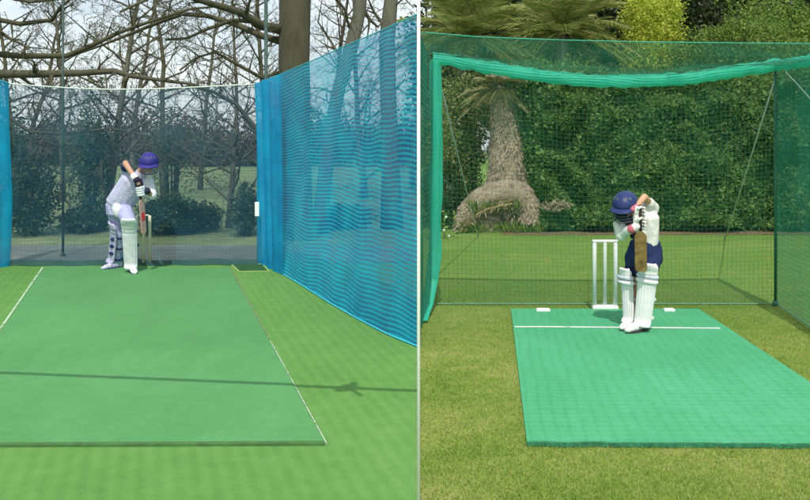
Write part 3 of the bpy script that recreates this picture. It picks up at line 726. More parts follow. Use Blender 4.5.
# far wall of the left cage
NET_TEAL = net_sheet_mat('teal_net', ((.02, .10, .21), (.035, .18, .26)), .30, None, (1.5, .25), .4)
NET_TEAL2 = net_sheet_mat('teal_net_skirt', ((.01, .06, .06), (.02, .12, .11)), .8, None, None, .3)
def topz(px): return 85 - 0 * px
bl, br = G(8, 265), G(258, 264)
tp_, _ = poly([at(8, 83.5, 12.25), at(30, 85.5, 12.25), at(70, 88, 12.3), at(110, 89.5, 12.3), at(150, 89, 12.3), at(200, 87, 12.35), at(258, 84, 12.4)])
def PK(u, v):
    a = bl.lerp(br, u); b = tp_(u); p = a.lerp(b, v); k = math.sin(math.pi * v)
    return p + Vector((0, mnoise.noise(Vector((u * 5, v * 2, 2))) * .12 * k, mnoise.noise(Vector((u * 7, v * 3, 4))) * .02 * k))
root = thing('back_net', G(130, 265), 'dark teal net across the back of the left cage behind the man', 'net')
surf(PK, 50, 20, 3.6, 2.7).build('netting', NET_TEAL, root)
mb = MB(); strands(mb, PK, 72, 52, .0009, 18); mb.build('mesh_cords', plain('teal_cord', (.02, .08, .12), .7), root)
mb = MB(); mb.tube([PK(k / 40, 1) for k in range(41)], .011, 6); mb.build('top_rope', plain('pale_rope', (.62, .68, .62), .8), root)
def PS(u, v):
    a = bl.lerp(br, u); return a + Vector((0, -.02 - .10 * (1 - v) + .03 * math.sin(u * 40), .004 + .07 * v + .008 * math.sin(u * 17)))
surf(PS, 80, 4, 3.6, .2).build('skirt', NET_TEAL2, root)
# left wall of the left cage
fa2, _ = poly([G(10, 265.5), G(-30, 275), G(-120, 300)])
fb2, _ = poly([at(11, 84, 12.2), at(-30, 68, 11.4), at(-120, 40, 9.6)])
def PL(u, v):
    p = fa2(u).lerp(fb2(u), v); k = math.sin(math.pi * v)
    return p + Vector((mnoise.noise(Vector((u * 14, v, 0))) * .05 * (u > 0) + .03 * math.sin(v * 5), 0, 0))
root = thing('blue_net', G(0, 267), 'strip of folded bright blue net at the left edge of the photo', 'net')
surf(PL, 50, 16, 3, 2.8).build('netting', NET_BLUE2, root)
mb = MB(); mb.tube([PL(k / 20, 1) for k in range(21)], .012, 6); mb.build('top_rope', plain('cyan_rope2', (.08, .5, .6), .7), root)
# poles of the left cage
def pole(name, px, pyb, pyt, r, mat, label, Yb=None):
    Yp = Yb or gy(pyb); p = at(px, 140 + 1530 / Yp, Yp); p.z = 0; q = at(px, pyt, Yp)
    root = thing(name, p, label, 'pole')
    mb = MB(); mb.tube([p - Vector((0, 0, .1)), q], r, 12); mb.build('shaft', mat, root)
    mb = MB(); mb.tube([p + Vector((0, 0, -.02)), p + Vector((0, 0, .05))], [r * 2, r * 1.8], 12); mb.build('foot', mat, root)
    mb = MB(); mb.tube([q, q + Vector((0, 0, .03))], [r * 1.25, r * .8], 12); mb.build('cap', mat, root); return root
pole('net_pole', 63, 255, -14, .018, M['dark_steel'], 'thin dark pole standing behind the teal net left of the man', 13.2)
pole('net_pole', 266, 262, -14, .027, M['dark_steel'], 'dark pole at the corner of the blue net in front of the thick trunk', 12.6)

# added post standing in for the line dividing two views; carries the cable
PX = SEAM * 4.0; PH = 2.1 * math.tan(math.radians(SUN_EL))
root = thing('divider_post', (PX, 4.0, 0), 'tall slim white post added in place of the line dividing two views', 'post')
mb = MB(); mb.tube([(PX, 4, -.15), (PX, 4, PH + .05)], .0078, 12); mb.build('shaft', plain('post_paint', (.93, .93, .93), .5, .02), root)
mb = MB(); mb.tube([(PX, 4, PH + .05), (PX, 4, PH + .07)], [.012, .006], 12); mb.build('cap', M['white_plastic'], root)
Pa = Vector((PX, 4.0, PH)); dirw = Vector((-3.19, .44, 0)); Pb = Pa + dirw * 2.1
mb = MB(); mb.tube([Pa.lerp(Pb, k / 24) for k in range(25)], .030, 6)
kp = Pa + dirw * .157
root = thing('support_cable', Pa, 'cable strung overhead, known by its thin dark shadow across the left mat', 'cable')
mb.build('cable', M['wire'], root)
mb = MB(); mb.ell(kp, (.085, .06, .05)); mb.ell(kp + Vector((.02, .07, 0)), (.035, .09, .035)); mb.ell(kp + Vector((-.05, -.05, 0)), (.06, .035, .03)); mb.ell(kp + Vector((-.02, .06, 0)), (.03, .09, .03), frame((1, .6, 0))[3]); mb.tube([kp, kp + Vector((.06, -.10, -.02)), kp + Vector((.10, -.16, -.05))], .02, 6)
mb.build('knot', M['wire'], root)
pr = thing('cable_pole', (Pb.x, Pb.y, 0), 'pole outside the left edge carrying the far end of the cable', 'pole')
mb = MB(); mb.tube([(Pb.x, Pb.y, -.1), (Pb.x, Pb.y, PH + .1)], .03, 12); mb.build('shaft', M['dark_steel'], pr)

# ---- green cage
YG = 9.27
NG = net_sheet_mat('green_net', ((.02, .16, .07), (.04, .30, .14)), .08, None, (2, .12), .4)
NG2 = net_sheet_mat('green_net_dense', ((.02, .26, .15), (.04, .46, .30)), .13, None, (2.5, .2), .45)
NG3 = net_sheet_mat('green_net_band', ((.02, .42, .27), (.08, .78, .56)), .80, (.028, .12), (9, .5), .45)
GCORD = plain('green_cord', (.035, .20, .12), .7, .2, 30)
root = thing('green_net', G(600, 305), 'green practice net cage round the boy and his jade mat', 'net cage')
band, _ = poly([at(x, y, YG - .04) for x, y in ((433, 58), (455, 61), (480, 66), (522, 73), (567, 79), (610, 81.5), (666, 80), (700, 77), (722, 73), (752, 69), (779, 65))])
gl, gr = G(436, 304.5), G(776, 304.5)
def PW(u, v):
    a = gl.lerp(gr, u); b = band(u) + Vector((0, .04, 0)); p = a.lerp(b, v); k = math.sin(math.pi * v)
    return p + Vector((0, mnoise.noise(Vector((u * 4, v * 2, 2))) * .15 * k, mnoise.noise(Vector((u * 9, v * 4, 4))) * .02 * k))
surf(PW, 50, 30, 3.7, 2.6).build('back_netting', NG, root)
mb = MB(); strands(mb, PW, 78, 54, .0014, 20); mb.build('back_mesh_cords', GCORD, root)
def frontedge(u): return at(405 + 420 * u, 32 + 12 * u ** .6, 7.45) + Vector((.0, 0, -.01))
fe, _ = poly([at(419.8, 32, 7.45), at(480, 37, 7.4), at(560, 40, 7.35), at(640, 42, 7.3), at(740, 43, 7.3), at(850, 44, 7.3)])
bk, _ = poly([at(424, 58, YG)] + [band(k / 10) for k in range(11)] + [at(786, 64, YG)])
def PR(u, v):
    p = (bk(u) + Vector((0, -.03, .05))).lerp(fe(u), v); k = math.sin(math.pi * v)
    return p + Vector((0, 0, -.05 * k + mnoise.noise(Vector((u * 6, v * 3, 2))) * .05 * k))
surf(PR, 50, 12, 4, 2).build('roof_netting', NG2, root)
mb = MB(); strands(mb, PR, 76, 38, .0012, 16); mb.build('roof_mesh_cords', GCORD, root)
mb = MB(); mb.tube([fe(k / 30) for k in range(31)], .005, 6); mb.build('front_rope', plain('jade_rope', (.05, .35, .25), .7), root)
def PBand(u, v):
    c = band(u); a = 2 * math.pi * v; k = 1 + .35 * mnoise.noise(Vector((u * 30, math.cos(a) * 1.2, math.sin(a))))
    return c + Vector((0, math.cos(a) * .035 * k, math.sin(a) * .070 * k))
surf(PBand, 130, 12, 4, .4).build('top_band', NG3, root)
b2, _ = poly([at(777, 65.5, YG - .04), at(795, 63, 8.75), at(815, 60, 8.2), at(850, 54, 7.35)])
def PBand2(u, v):
    c = b2(u); a = 2 * math.pi * v; k = 1 + .35 * mnoise.noise(Vector((u * 16, math.cos(a) * 1.2, math.sin(a) + 7)))
    return c + Vector((math.cos(a) * .035 * k, 0, math.sin(a) * .060 * k))
surf(PBand2, 50, 12, 2, .4).build('top_band', NG3, root)
mb = MB(); mb.tube([at(786, 72, 8.9), at(800, 87, 8.5), at(830, 122, 7.8)], .006, 6); mb.build('tie_cord', M['rope'], root)
lb, _ = poly([at(436.5, 60, YG - .05), at(436.5, 130, YG - .05), at(436, 200, YG - .05), at(434.5, 250, YG - .06), at(431, 280, YG - .12), at(427, 303, YG - .3), G(423, 322, .02)])
def PLB(u, v):
    c = lb(u); a = 2 * math.pi * v; k = 1 + .4 * mnoise.noise(Vector((math.cos(a) * 1.5, math.sin(a), u * 6)))
    wd = .068 * (1 - .25 * max(0, u - .6))
    return c + Vector((math.cos(a) * wd * k, math.sin(a) * .035 * k, 0))
surf(PLB, 90, 12, .4, 4).build('side_band', NG3, root)
sl_b, _ = poly([G(434, 304.5), G(424, 320), G(420.6, 330), Vector((SEAM * 7.3 + .02, 7.4, 0))])
sl_t, _ = poly([at(434, 60, YG), at(427, 52, 8.7), at(419.9, 34, 7.45)])
def PSL(u, v):
    p = sl_b(u).lerp(sl_t(u), v); k = math.sin(math.pi * v)
    return Vector((max(p.x + mnoise.noise(Vector((u * 5, v * 2, 1))) * .03 * k, SEAM * p.y + .02), p.y, p.z))
surf(PSL, 30, 20, 2, 2.6).build('side_netting', NG2, root)
mb = MB(); strands(mb, PSL, 40, 52, .0020, 14); mb.build('side_mesh_cords', GCORD, root)
sr_b, _ = poly([G(777, 305), G(812, 329), G(850, 358)]); sr_t, _ = poly([at(778, 65, YG), at(815, 58, 8.25), at(850, 44, 7.3)])
def PSR(u, v):
    p = sr_b(u).lerp(sr_t(u), v); k = math.sin(math.pi * v)
    return p + Vector((mnoise.noise(Vector((u * 5, v * 2, 1))) * .06 * k, 0, 0))
surf(PSR, 30, 20, 2, 2.6).build('side_netting', net_sheet_mat('green_net_side', ((.01, .22, .12), (.03, .42, .27)), .42, None, (2.5, .25), .45), root)
mb = MB(); strands(mb, PSR, 42, 54, .0017, 14); mb.build('side_mesh_cords', GCORD, root)
mb = MB()
mb.tube([PW(k / 30, 0) + Vector((0, 0, .01)) for k in range(31)], .006, 5); mb.build('bottom_rope', plain('pale_green_rope', (.16, .36, .24), .8), root); mb = MB(); mb.tube([PSR(k / 10, 0) + Vector((0, 0, .01)) for k in range(11)], .007, 5)
mb.build('bottom_rope', plain('pale_green_rope', (.16, .36, .24), .8), root)
pole('net_pole', 775.5, 305, 66, .016, plain('green_steel', (.03, .15, .09), .5), 'dark green corner pole of the green cage at the right')
def guy(a, b, label, r=.008):
    mb = MB(); mid = (a + b) / 2 - Vector((0, 0, .02)); mb.tube([a, mid, b], r, 6); root = thing('guy_rope', b, label, 'rope', 'pale guy ropes of the green cage'); mb.build('rope', M['rope'], root)
    mb = MB(); mb.tube([b + Vector((0, 0, .06)), b + Vector((0, 0, -.1))], [.012, .006], 8); mb.build('peg', M['dark_steel'], root)
gb = G(725, 239); guy(at(777, 72, YG + .02), Vector((gb.x, gb.y, 0)), 'pale guy rope slanting down behind the right end of the green net')
gb = G(478, 236); guy(at(437, 70, YG + .02), Vector((gb.x, gb.y, 0)), 'pale guy rope slanting down behind the left end of the green net')

# ------------------------------------------------------------------ stumps
root = thing('wicket', G(143.5, 265), 'set of wooden stumps behind the man in the blue helmet', 'stumps')
for px in (136.8, 143.5, 149.8):
    p = G(px, 265); mb = MB(); mb.tube([p + Vector((0, 0, 0)), p + Vector((0, 0, .66)), p + Vector((0, 0, .70)), p + Vector((0, 0, .712))], [.022, .022, .021, .013], 12); mb.build('stump', M['wood'], root)
a, b = G(136.8, 265, .716), G(143.5, 265, .716); c = G(149.8, 265, .716)
for p, q in ((a, b), (b, c)):
    mb = MB(); mb.tube([p.lerp(q, .08), p.lerp(q, .3), p.lerp(q, .5), p.lerp(q, .7), p.lerp(q, .92)], [.006, .011, .008, .011, .006], 8); mb.build('bail', M['wood'], root)
root = thing('wicket', G(605, 310), 'white plastic stumps joined by a base bar and top rail, left of the boy', 'stumps')
c = G(605, 310)
for dx in (-.111, 0, .111):
    mb = MB(); mb.tube([(c.x + dx, c.y, .04), (c.x + dx, c.y, .70), (c.x + dx, c.y, .715)], [.0225 if dx else .019, .0225 if dx else .019, .016], 14); mb.build('stump', M['white_plastic'], root)
mb = MB(); mb.box((c.x, c.y, .03), (.27, .075, .026)); mb.box((c.x, c.y, .047), (.25, .05, .014)); o = mb.build('base_bar', M['white_plastic'], root, smooth=False)
mb = MB(); mb.tube([(c.x - .135, c.y, .728), (c.x + .135, c.y, .728)], .0175, 10); mb.build('top_rail', M['white_plastic'], root)

# ------------------------------------------------------------------ people
def pad(root, knee, ankle, fwd, wd, mat, strapm, rolls=3, top_ext=.16, name='leg_pad'):
    knee = Vector(knee); ankle = Vector(ankle); ax = (knee - ankle).normalized(); fw = Vector(fwd); fw = (fw - ax * fw.dot(ax)).normalized(); sd = ax.cross(fw).normalized()
    L0 = (knee - ankle).length; mb = MB(); nu, nv = 28, 34; vs = []
    for j in range(nv + 1):
        v = j / nv; h = -.008 + v * (L0 + top_ext + .008)
        base = ankle + ax * h
        if h > L0: base = base + fw * ((h - L0) * .35)
        wv = wd * (.86 + .2 * v) * (1 - .35 * max(0, (v - .92) / .08) ** 2)
        kn = math.exp(-((h - L0) / .075) ** 2)
        rollz = .012 * abs(math.sin((h - L0) / .055 * math.pi)) * kn
        flare = .035 * max(0, 1 - v / .08)
        for i in range(nu + 1):
            t = (i / nu * 2 - 1); a = t * 1.25
            rib = .006 * abs(math.cos(t * math.pi * 3.5)) if kn < .3 else 0
            dep = .055 * wd / .085 * math.cos(a) + rib + rollz * 1.3 + flare
            vs.append(base + sd * math.sin(a) * wv * 1.05 + fw * (dep + .045))
    mb.add(vs, [(j * (nu + 1) + i, j * (nu + 1) + i + 1, (j + 1) * (nu + 1) + i + 1, (j + 1) * (nu + 1) + i) for j in range(nv) for i in range(nu)])
    o = mb.build(name, mat, root); solid(o, .022)
    for h in (.12, .5, .86):
        m2 = MB(); c = ankle + ax * L0 * h; pts = []
        for k in range(15):
            a = math.pi * (.12 + 1.76 * k / 14); pts.append(c + fw * (math.cos(a) * .075 + .0) + sd * math.sin(a) * (wd * .98))
        m2.tube(pts, .016, 6, flat=(fw, .5)); m2.build('strap', strapm, o)
    return o
def shoe(root, heel, toe, mat, solem):
    heel = Vector(heel); toe = Vector(toe); d = (toe - heel).normalized(); s, f_, u, R = frame(d); Ls = (toe - heel).length
    mb = MB()
    for t, rx, rz, z in ((.06, .038, .050, .055), (.25, .042, .060, .062), (.45, .045, .052, .052), (.65, .049, .042, .044), (.82, .047, .034, .038), (.95, .034, .026, .030)):
        mb.ell(heel + d * Ls * t + Vector((0, 0, z)), (rx, Ls * .16, rz), R)
    o = mb.build('shoe', mat, root); voxel(o, .007, 2)
    m2 = MB(); pts = []
    for k in range(24):
        a = 2 * math.pi * k / 24; t = .5 + .53 * math.cos(a); wv = .053 * math.sin(a) * (1 + .12 * math.cos(a))
        pts.append(heel + d * Ls * t + s * wv + Vector((0, 0, .018)))
    m2.prism(pts, heel.z - .001); m2.build('sole', solem, o, smooth=False)
def hand(mb, c, ax, palm_dir, k=1.0, hr=.02):
    """palm and five fingers closed round a handle of radius hr along ax"""
    ax = Vector(ax).normalized(); pd = Vector(palm_dir); pd = (pd - ax * pd.dot(ax)).normalized(); sd = ax.cross(pd).normalized(); c = Vector(c)
    mb.chain(c + pd * (hr + .016) * 1 - ax * .03 * k, c + pd * (hr + .016) + ax * .03 * k, (.024 * k, .020 * k, .026 * k), (.024 * k, .020 * k, .024 * k), None, 4)
    for j, ln in enumerate((.9, 1.05, 1.0, .85)):
        off = ax * (-.036 + .024 * j) * k; pts = []
        for q in range(5):
            a = .55 + q * .62 * ln; rr = (hr + .013 * k)
            pts.append(c + off + pd * math.cos(a) * rr * 1.15 + sd * math.sin(a) * rr * 1.15)
        for a_, b_, ra, rb in zip(pts[:-1], pts[1:], (.0125, .0125, .0115, .0105), (.0125, .0115, .0105, .0095)): mb.cone(a_, b_, ra * k, rb * k, 8)
    pts = [c + pd * (hr + .02) - ax * .02 * k - sd * .012, c + pd * (hr * .6) - sd * (hr + .016) - ax * .038 * k, c - pd * (hr * .5) - sd * (hr + .014) - ax * .046 * k]
    mb.cone(pts[0], pts[1], .014 * k, .013 * k, 8); mb.cone(pts[1], pts[2], .013 * k, .010 * k, 8)
def head(mb, c, fwd, k=1.0):
    s, f_, u, R = frame(fwd)
    c = Vector(c)
    mb.ell(c + u * .02 * k, (.074 * k, .092 * k, .085 * k), R)
    mb.ell(c + f_ * .022 * k - u * .045 * k, (.056 * k, .062 * k, .066 * k), R)
    mb.ell(c + f_ * .066 * k - u * .088 * k, (.022 * k, .018 * k, .016 * k), R)
    mb.cone(c + f_ * .085 * k - u * .005 * k, c + f_ * .105 * k - u * .034 * k, .008 * k, .012 * k, 8)
    mb.ell(c + f_ * .076 * k - u * .060 * k, (.022 * k, .010 * k, .006 * k), R)
    mb.ell(c + f_ * .080 * k + u * .012 * k, (.046 * k, .010 * k, .007 * k), R)
    for q in (-1, 1):
        mb.ell(c + s * q * .074 * k - u * .012 * k, (.010 * k, .018 * k, .030 * k), R)
    return s, f_, u, R
def eyes(root, c, fwd, k):
    s, f_, u, R = frame(fwd); c = Vector(c)
    for q in (-1, 1):
        mb = MB(); mb.ell(c + s * q * .030 * k + f_ * .079 * k - u * .002 * k, (.011 * k, .008 * k, .007 * k), R); e = mb.build('eye', M['white_plastic'], root)
        mb = MB(); mb.ell(c + s * q * .030 * k + f_ * .086 * k - u * .002 * k, (.005 * k, .003 * k, .005 * k), R); mb.build('iris', M['wire'], e)
def helmet(root, c, fwd, k, shellm, grillm, peakm=None):
    s, f_, u, R = frame(fwd); c = Vector(c) + u * .022 * k
    mb = MB(); n0 = 0; nu, nv = 28, 14; vs = []
    for j in range(nv + 1):
        for i in range(nu + 1):
            a = -math.pi + 2 * math.pi * i / nu                       # 0 = front
            low = 1.62 + .42 * (1 - math.exp(-(a / 1.25) ** 4)) ; th = low * j / nv + .001
            rr = 1 + .02 * math.cos(a * 2)
            vs.append(c + (f_ * math.cos(a) * .122 + s * math.sin(a) * .104) * k * math.sin(th) * rr + u * math.cos(th) * .100 * k)
    mb.add(vs, [(j * (nu + 1) + i, j * (nu + 1) + i + 1, (j + 1) * (nu + 1) + i + 1, (j + 1) * (nu + 1) + i) for j in range(nv) for i in range(nu)])
    o = mb.build('helmet', shellm, root); solid(o, .012 * k)
    mb = MB(); pk = []
    for j in range(5):
        for i in range(15):
            a = -1.05 + 2.1 * i / 14; r_ = 1 + .11 * j * math.cos(a) ; pk.append(c + (f_ * math.cos(a) * .122 + s * math.sin(a) * .104) * k * r_ - u * (.004 + .006 * j) * k)
    mb.add(pk, [(j * 15 + i, j * 15 + i + 1, (j + 1) * 15 + i + 1, (j + 1) * 15 + i) for j in range(4) for i in range(14)])
    p = mb.build('peak', peakm or shellm, o); solid(p, .008 * k)
    mb = MB()
    for q in range(4):
        z = -.036 - .026 * q; pts = []
        for i in range(15):
            a = -1.5 + 3.0 * i / 14; pts.append(c + (f_ * math.cos(a) * .150 + s * math.sin(a) * .106) * k + u * z * k)
        mb.tube(pts, .0024 * k, 6)
    for a in (-1.2, -.5, .5, 1.2):
        mb.tube([c + (f_ * math.cos(a) * .150 + s * math.sin(a) * .106) * k + u * z * k for z in (-.02, -.07, -.115)], .0024 * k, 6)
    mb.build('face_grille', grillm, o)
    for a in (-.9, -.45, .45, .9):
        mb = MB(); q = c + (f_ * math.cos(a) * .122 + s * math.sin(a) * .104) * k * .80 + u * .066 * k; nrm = (q - c).normalized(); mb.ell(q, (.010 * k, .004 * k, .016 * k), frame(nrm)[3]); mb.build('vent', M['wire'], o)
    mb = MB(); mb.tube([c + (f_ * math.cos(a) * .060 + s * math.sin(a) * .086) * k - u * (.02 + .115 * math.cos(a * .55)) * k for a in [(-1.57 + 3.14 * i / 12) for i in range(13)]], .006 * k, 6); mb.build('chin_strap', M['wire'], o)
    return o
def bat(hands_top, shoulder, toe, face, wd, bladem, gripm, label, stickerm=None):
    a, b, c = Vector(hands_top), Vector(shoulder), Vector(toe); d = (c - b).normalized(); fc = Vector(face); fc = (fc - d * fc.dot(d)).normalized(); sd = d.cross(fc).normalized()
    root = thing('cricket_bat', c, label, 'bat')
    mb = MB(); mb.tube([a - d * .01, a, a.lerp(b, .5), b + d * .05], [.012, .0175, .0165, .016], 12); mb.build('handle', gripm, root)
    mb = MB(); Lb = (c - b).length; rows = []; vs = []; fs = []
    prof_ = [(0, .25, .5), (.06, .7, .7), (.12, 1, .8), (.5, 1, 1.25), (.8, 1, 1.5), (.93, .98, 1.2), (.985, .85, .8), (1, .6, .5)]
    for t, w_, th in prof_:
        p = b + d * Lb * t
        for x, y in ((-1, .012), (-.9, .018), (0, .020), (.9, .018), (1, .012), (1, 0), (.5, -.014 * th), (0, -.030 * th), (-.5, -.014 * th), (-1, 0)):
            vs.append(p + sd * x * wd / 2 * w_ + fc * y)
    n = 10
    for j in range(len(prof_) - 1):
        for i in range(n): fs.append((j * n + i, j * n + (i + 1) % n, (j + 1) * n + (i + 1) % n, (j + 1) * n + i))
    fs += [tuple(range(n)), tuple((len(prof_) - 1) * n + i for i in range(n))]
    mb.add(vs, fs); o = mb.build('blade', bladem, root, smooth=False)
    if stickerm:
        mb = MB(); p = b + d * Lb * .50 + fc * .0215; R = Matrix((sd, fc, d)).transposed(); mb.box(p, (wd * .62, .002, .11), R); mb.build('sticker', stickerm, o, smooth=False)
    return root

SKIN = plain('skin', (.52, .29, .20), .55, .08, 12, .05)
SKIN2 = plain('skin_tanned', (.55, .31, .19), .55, .08, 12, .05)
def cloth(name, col, var=.035):
    m = plain(name, col, .9, var, 7, 0, 0, 5, .15); nt = m.node_tree; bs = nt.nodes['Principled BSDF']
    bump(nt, bs, noise_fac(nt, 9, 5, .55, (1.6, 1.2, .8)), .8, .04); return m
def knit(o): return o

# man, left ground
Y0 = gy(270.5)
def p(px, py, d=0): return at(px, py, Y0 + d)
root = thing('person', (p(124, 270).x, Y0, 0), 'man batting in royal blue helmet and pale lilac clothes before the wooden stumps', 'person')
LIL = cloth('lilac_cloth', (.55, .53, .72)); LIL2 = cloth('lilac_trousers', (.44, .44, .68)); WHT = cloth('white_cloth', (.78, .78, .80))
NAVY = cloth('navy_cloth', (.03, .04, .13)); PADW = plain('pad_white', (.72, .72, .76), .8, .12, 14, .5, .01); RBLUE = plain('royal_blue', (.03, .025, .20), .55, .2, 6, .02)
torso = frame((.35, -1, -.25), (p(143, 172) - p(120, 208)).normalized())[3]
pel, che, nek, hd = p(119.5, 207, 0), p(134, 183, -.06), p(142, 171, -.12), p(149, 163.5, -.20)
shA, elA, wrA, haA = p(127, 172, -.02), p(125.5, 163.5, -.26), p(135, 178, -.38), p(138.5, 183.5, -.42)
shB, elB, wrB, haB = p(148, 183, -.06), p(152, 195, -.20), p(145, 191, -.36), p(140.5, 190.5, -.40)
hpA, knA, anA = p(115, 209, .06), p(119.5, 232, .10), Vector((p(116.5, 260, .22).x, Y0 + .22, .10))
hpB, knB, anB = p(124, 210, -.04), p(130.5, 226, -.30), Vector((p(132, 264, -.14).x, Y0 - .14, .10))
body = MB()
body.chain(pel, che, (.145, .10, .09), (.165, .11, .10), torso); body.cone(che, nek, .08, .058); body.cone(nek, hd, .055, .052)
body.limb([shA, elA, wrA, haA], [.055, .042, .030, .030]); body.limb([shB, elB, wrB, haB], [.055, .042, .030, .030])
body.cone(che, shA, .08, .06); body.cone(che, shB, .08, .06)
body.limb([hpA, knA, anA], [.085, .058, .042]); body.limb([hpB, knB, anB], [.085, .058, .042])
hf = (.2, -1, -.28)
head(body, hd, hf, 1.06); voxel(body.build('body', SKIN, root), .009, 1)
eyes(root, hd, hf, 1.06)
mb = MB(); mb.chain(p(119.0, 204, 0), che, (.185, .135, .10), (.20, .14, .115), torso, 12); mb.cone(che, p(141, 173.5, -.10), .11, .075)
mb.cone(che, shA, .10, .078); mb.cone(che, shB, .10, .078); mb.cone(shA, shA.lerp(elA, .62), .076, .070)
for k in range(7): mb.ell(che.lerp(pel, .15 * k) + Vector((random.uniform(-.10, .12), -.10, random.uniform(-.03, .03))), (.05, .02, .02))
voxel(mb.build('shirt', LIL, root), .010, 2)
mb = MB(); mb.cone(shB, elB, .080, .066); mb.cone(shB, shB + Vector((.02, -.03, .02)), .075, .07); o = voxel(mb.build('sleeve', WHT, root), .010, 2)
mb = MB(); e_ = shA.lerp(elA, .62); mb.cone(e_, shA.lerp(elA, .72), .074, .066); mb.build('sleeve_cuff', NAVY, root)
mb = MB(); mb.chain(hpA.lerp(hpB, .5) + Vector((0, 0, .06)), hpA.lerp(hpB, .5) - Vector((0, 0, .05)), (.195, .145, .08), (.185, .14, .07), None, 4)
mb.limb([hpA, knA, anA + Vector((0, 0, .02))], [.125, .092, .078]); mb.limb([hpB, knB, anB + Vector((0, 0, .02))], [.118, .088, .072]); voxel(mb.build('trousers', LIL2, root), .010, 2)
mb = MB(); mb.ell(p(117.5, 210, -.12), (.075, .05, .12), frame((-.3, -1, 0), (p(117, 206) - p(120, 214)))[3]); voxel(mb.build('thigh_pad', WHT, root), .01, 1)
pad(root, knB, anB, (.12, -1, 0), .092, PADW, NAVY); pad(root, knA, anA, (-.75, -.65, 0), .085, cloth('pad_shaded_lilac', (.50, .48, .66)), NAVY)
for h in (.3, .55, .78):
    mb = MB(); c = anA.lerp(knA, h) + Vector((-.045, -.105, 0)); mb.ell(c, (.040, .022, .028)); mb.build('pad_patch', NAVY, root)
shoe(root, anB + Vector((-.03, .06, -.10)), anB + Vector((.12, -.25, -.10)), WHT, NAVY); shoe(root, anA + Vector((.05, .03, -.10)), anA + Vector((-.12, -.20, -.10)), LIL, NAVY)
helmet(root, hd, hf, 1.2, RBLUE, plain('steel_grille', (.16, .16, .30), .4))
hax = (p(141, 197, -.38) - p(138, 178, -.44)).normalized()
BLK = cloth('black_glove', (.035, .035, .06))
for nm, c, w_ in (('glove', haA, wrA), ('glove', haB, wrB)):
    mb = MB(); cc = p(138, 178, -.44).lerp(p(141, 197, -.38), .30 if c is haA else .68)
    hand(mb, cc, hax, (w_ - cc) + Vector((-.05, 0, 0)) if c is haA else (.9, .3, 0), 1.35); mb.cone(cc + (w_ - cc).normalized() * .045, w_, .042, .045)
    gl_ = voxel(mb.build(nm, BLK if c is haA else WHT, root), .006, 1)
    mb = MB(); w1 = w_ + (w_ - cc).normalized() * .03; mb.cone(w_, w1, .050, .047); mb.build('glove_cuff', WHT if c is haA else BLK, gl_)
bat(p(138, 177.5, -.44), p(141, 199, -.38), p(143.5, 233.5, -.30), (1, -.6, 0), .088, plain('willow', (.44, .29, .25), .5, .12, 12, .05), BLK, 'pale willow bat with a red sticker held upright by the man', plain('red_sticker', (.62, .05, .07), .5))

# boy, right ground
Y0 = gy(330)
root = thing('person', (p(640, 330).x, Y0, 0), 'boy batting in navy helmet, white shirt and navy shorts on the jade mat', 'person')
SHIRT = cloth('boy_white_shirt', (.72, .70, .67)); SHORT = cloth('navy_shorts', (.022, .035, .10)); PADB = plain('boy_pad', (.82, .78, .79), .8, .08, 12, .4, .008)
HELM = plain('navy_helmet', (.022, .035, .13), .4, .15, 8, .02)
pel, che, nek, hd = p(645, 248, 0), p(646, 219, -.01), p(636, 211, -.05), p(625.5, 206, -.14)
torso = frame((-.75, -.65, -.2), (p(644, 215) - p(646, 248)).normalized())[3]
shA, elA, wrA = p(653, 208, .00), p(644.5, 197, -.16), p(633, 210, -.25)
shB, elB, wrB = p(630, 217, -.10), p(621, 233, -.13), p(632, 229, -.25)
hpA, knA, anA = p(636, 251, .03), p(632, 276, .03), Vector((p(633.5, 318, .05).x, Y0 + .05, .085))
hpB, knB, anB = p(653, 251, 0), p(649, 274, -.12), Vector((p(643.5, 320, -.06).x, Y0 - .06, .085))
body = MB()
body.chain(pel, che, (.105, .075, .07), (.12, .08, .08), torso); body.cone(che, nek, .06, .045); body.cone(nek, hd, .042, .040)
body.limb([shA, elA, wrA], [.040, .032, .024]); body.limb([shB, elB, wrB], [.040, .030, .023]); body.cone(che, shA, .06, .045); body.cone(che, shB, .06, .045)
body.limb([hpA, knA, anA], [.066, .046, .033]); body.limb([hpB, knB, anB], [.068, .046, .034])
hf = (-.50, -.85, -.30); head(body, hd, hf, .98); voxel(body.build('body', SKIN2, root), .007, 1); eyes(root, hd, hf, .98)
mb = MB(); mb.chain(p(646, 243, 0), che, (.125, .098, .06), (.135, .10, .085), torso, 12); mb.cone(che, p(640, 210, -.03), .085, .062)
mb.cone(che, shA, .085, .060); mb.cone(shA, shA.lerp(elA, .45), .058, .052); mb.cone(che, shB, .08, .058); mb.limb([shB, elB, elB.lerp(wrB, .8)], [.058, .054, .044])
mb.cone(p(616, 224, -.13), elB + Vector((.0, 0, -.02)), .030, .055)
for k in range(5): mb.ell(p(639 + 3 * k, 238 - 3 * (k % 3), -.085), (.035, .02, .014))
voxel(mb.build('shirt', SHIRT, root), .008, 2)
mb = MB(); mb.cone(p(634, 213, -.08), p(626, 216, -.13), .052, .048); mb.cone(p(619, 216, -.19), p(631, 222, -.20), .040, .045); mb.cone(p(631, 222, -.20), p(633, 236, -.13), .04, .03); voxel(mb.build('collar', cloth('dark_collar', (.03, .035, .05)), root), .008, 2)
mb = MB(); mb.chain(p(645, 243, 0), p(645, 253, 0), (.15, .115, .05), (.165, .125, .06), None, 5)
mb.limb([hpA, hpA.lerp(knA, .72)], [.085, .082]); mb.limb([hpB, hpB.lerp(knB, .70)], [.092, .088])
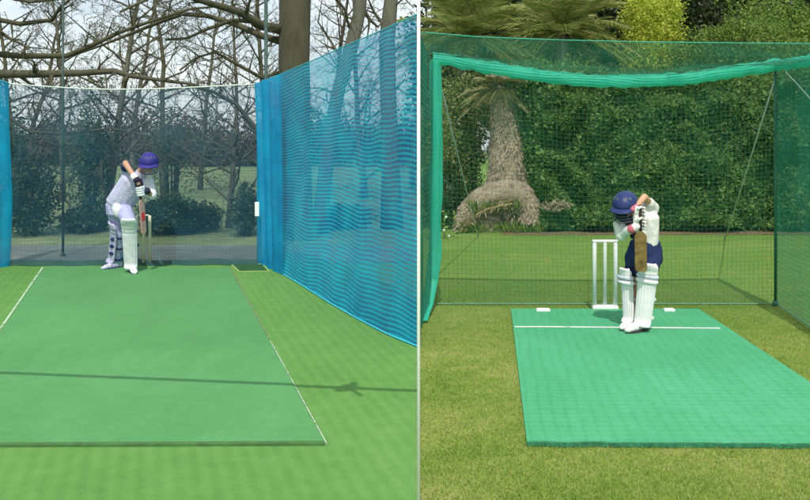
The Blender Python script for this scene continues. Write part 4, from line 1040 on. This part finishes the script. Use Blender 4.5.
mb.ell(p(631, 259, -.02), (.06, .08, .10)); mb.ell(p(655, 258, .02), (.075, .08, .09)); voxel(mb.build('shorts', SHORT, root), .009, 2)
pad(root, knA, anA, (-.85, -.55, 0), .064, PADB, SHIRT, top_ext=.09); pad(root, knB, anB, (-.40, -.9, 0), .078, PADB, SHIRT, top_ext=.13)
for nm, kn_, an_, fwd in (('knee_roll', knA, anA, Vector((-.85, -.55, 0))), ('knee_roll', knB, anB, Vector((-.40, -.9, 0)))):
    ax = (kn_ - an_).normalized(); fw = (fwd - ax * fwd.dot(ax)).normalized(); sd = ax.cross(fw)
    for h in (-.045, .0):
        mb = MB(); pts = []
        for i in range(13):
            a = (i / 12 * 2 - 1) * 1.25; pts.append(kn_ + ax * h + fw * (.05 * math.cos(a) + .062) + sd * math.sin(a) * .092)
        mb.tube(pts, .021, 8); mb.build('knee_roll', PADB if h else cloth('pad_grey', (.58, .58, .66)), root)
shoe(root, anB + Vector((.045, .03, -.068)), anB + Vector((-.19, -.15, -.068)), SHIRT, cloth('shoe_sole', (.05, .05, .06))); shoe(root, anA + Vector((.03, .02, -.068)), anA + Vector((-.15, -.16, -.068)), SHIRT, cloth('shoe_sole2', (.05, .05, .06)))
helmet(root, hd, hf, 1.10, HELM, plain('navy_grille', (.12, .12, .16), .4))
Hn, Hs = p(640, 206, -.27), p(640.5, 231, -.27); hax = (Hs - Hn).normalized()
GLV = cloth('boy_glove', (.78, .76, .74))
for w_, t_, m_ in ((wrA, .28, GLV), (wrB, .72, GLV)):
    cc = Hn.lerp(Hs, t_); mb = MB(); hand(mb, cc, hax, w_ - cc, 1.25); mb.cone(cc + (w_ - cc).normalized() * .04, w_, .036, .042)
    g_ = voxel(mb.build('glove', m_, root), .006, 1)
    mb = MB(); mb.cone(w_, w_ + (elA - w_).normalized() * .03 if w_ is wrA else w_ + (elB - w_).normalized() * .03, .044, .040); mb.build('glove_cuff', cloth('red_trim', (.50, .14, .18)), g_)
bat(Hn, Hs, p(641, 271.5, -.27), (-.35, -1, .1), .108, plain('brown_willow', (.17, .115, .035), .6, .6, 16, .2), cloth('bat_grip', (.05, .035, .035)), 'aged brown bat held upright in front of the boy\'s shorts')  # blade in dark brown with strong random mottling
for o in bpy.data.objects:
    if 'base' in o: del o['base']
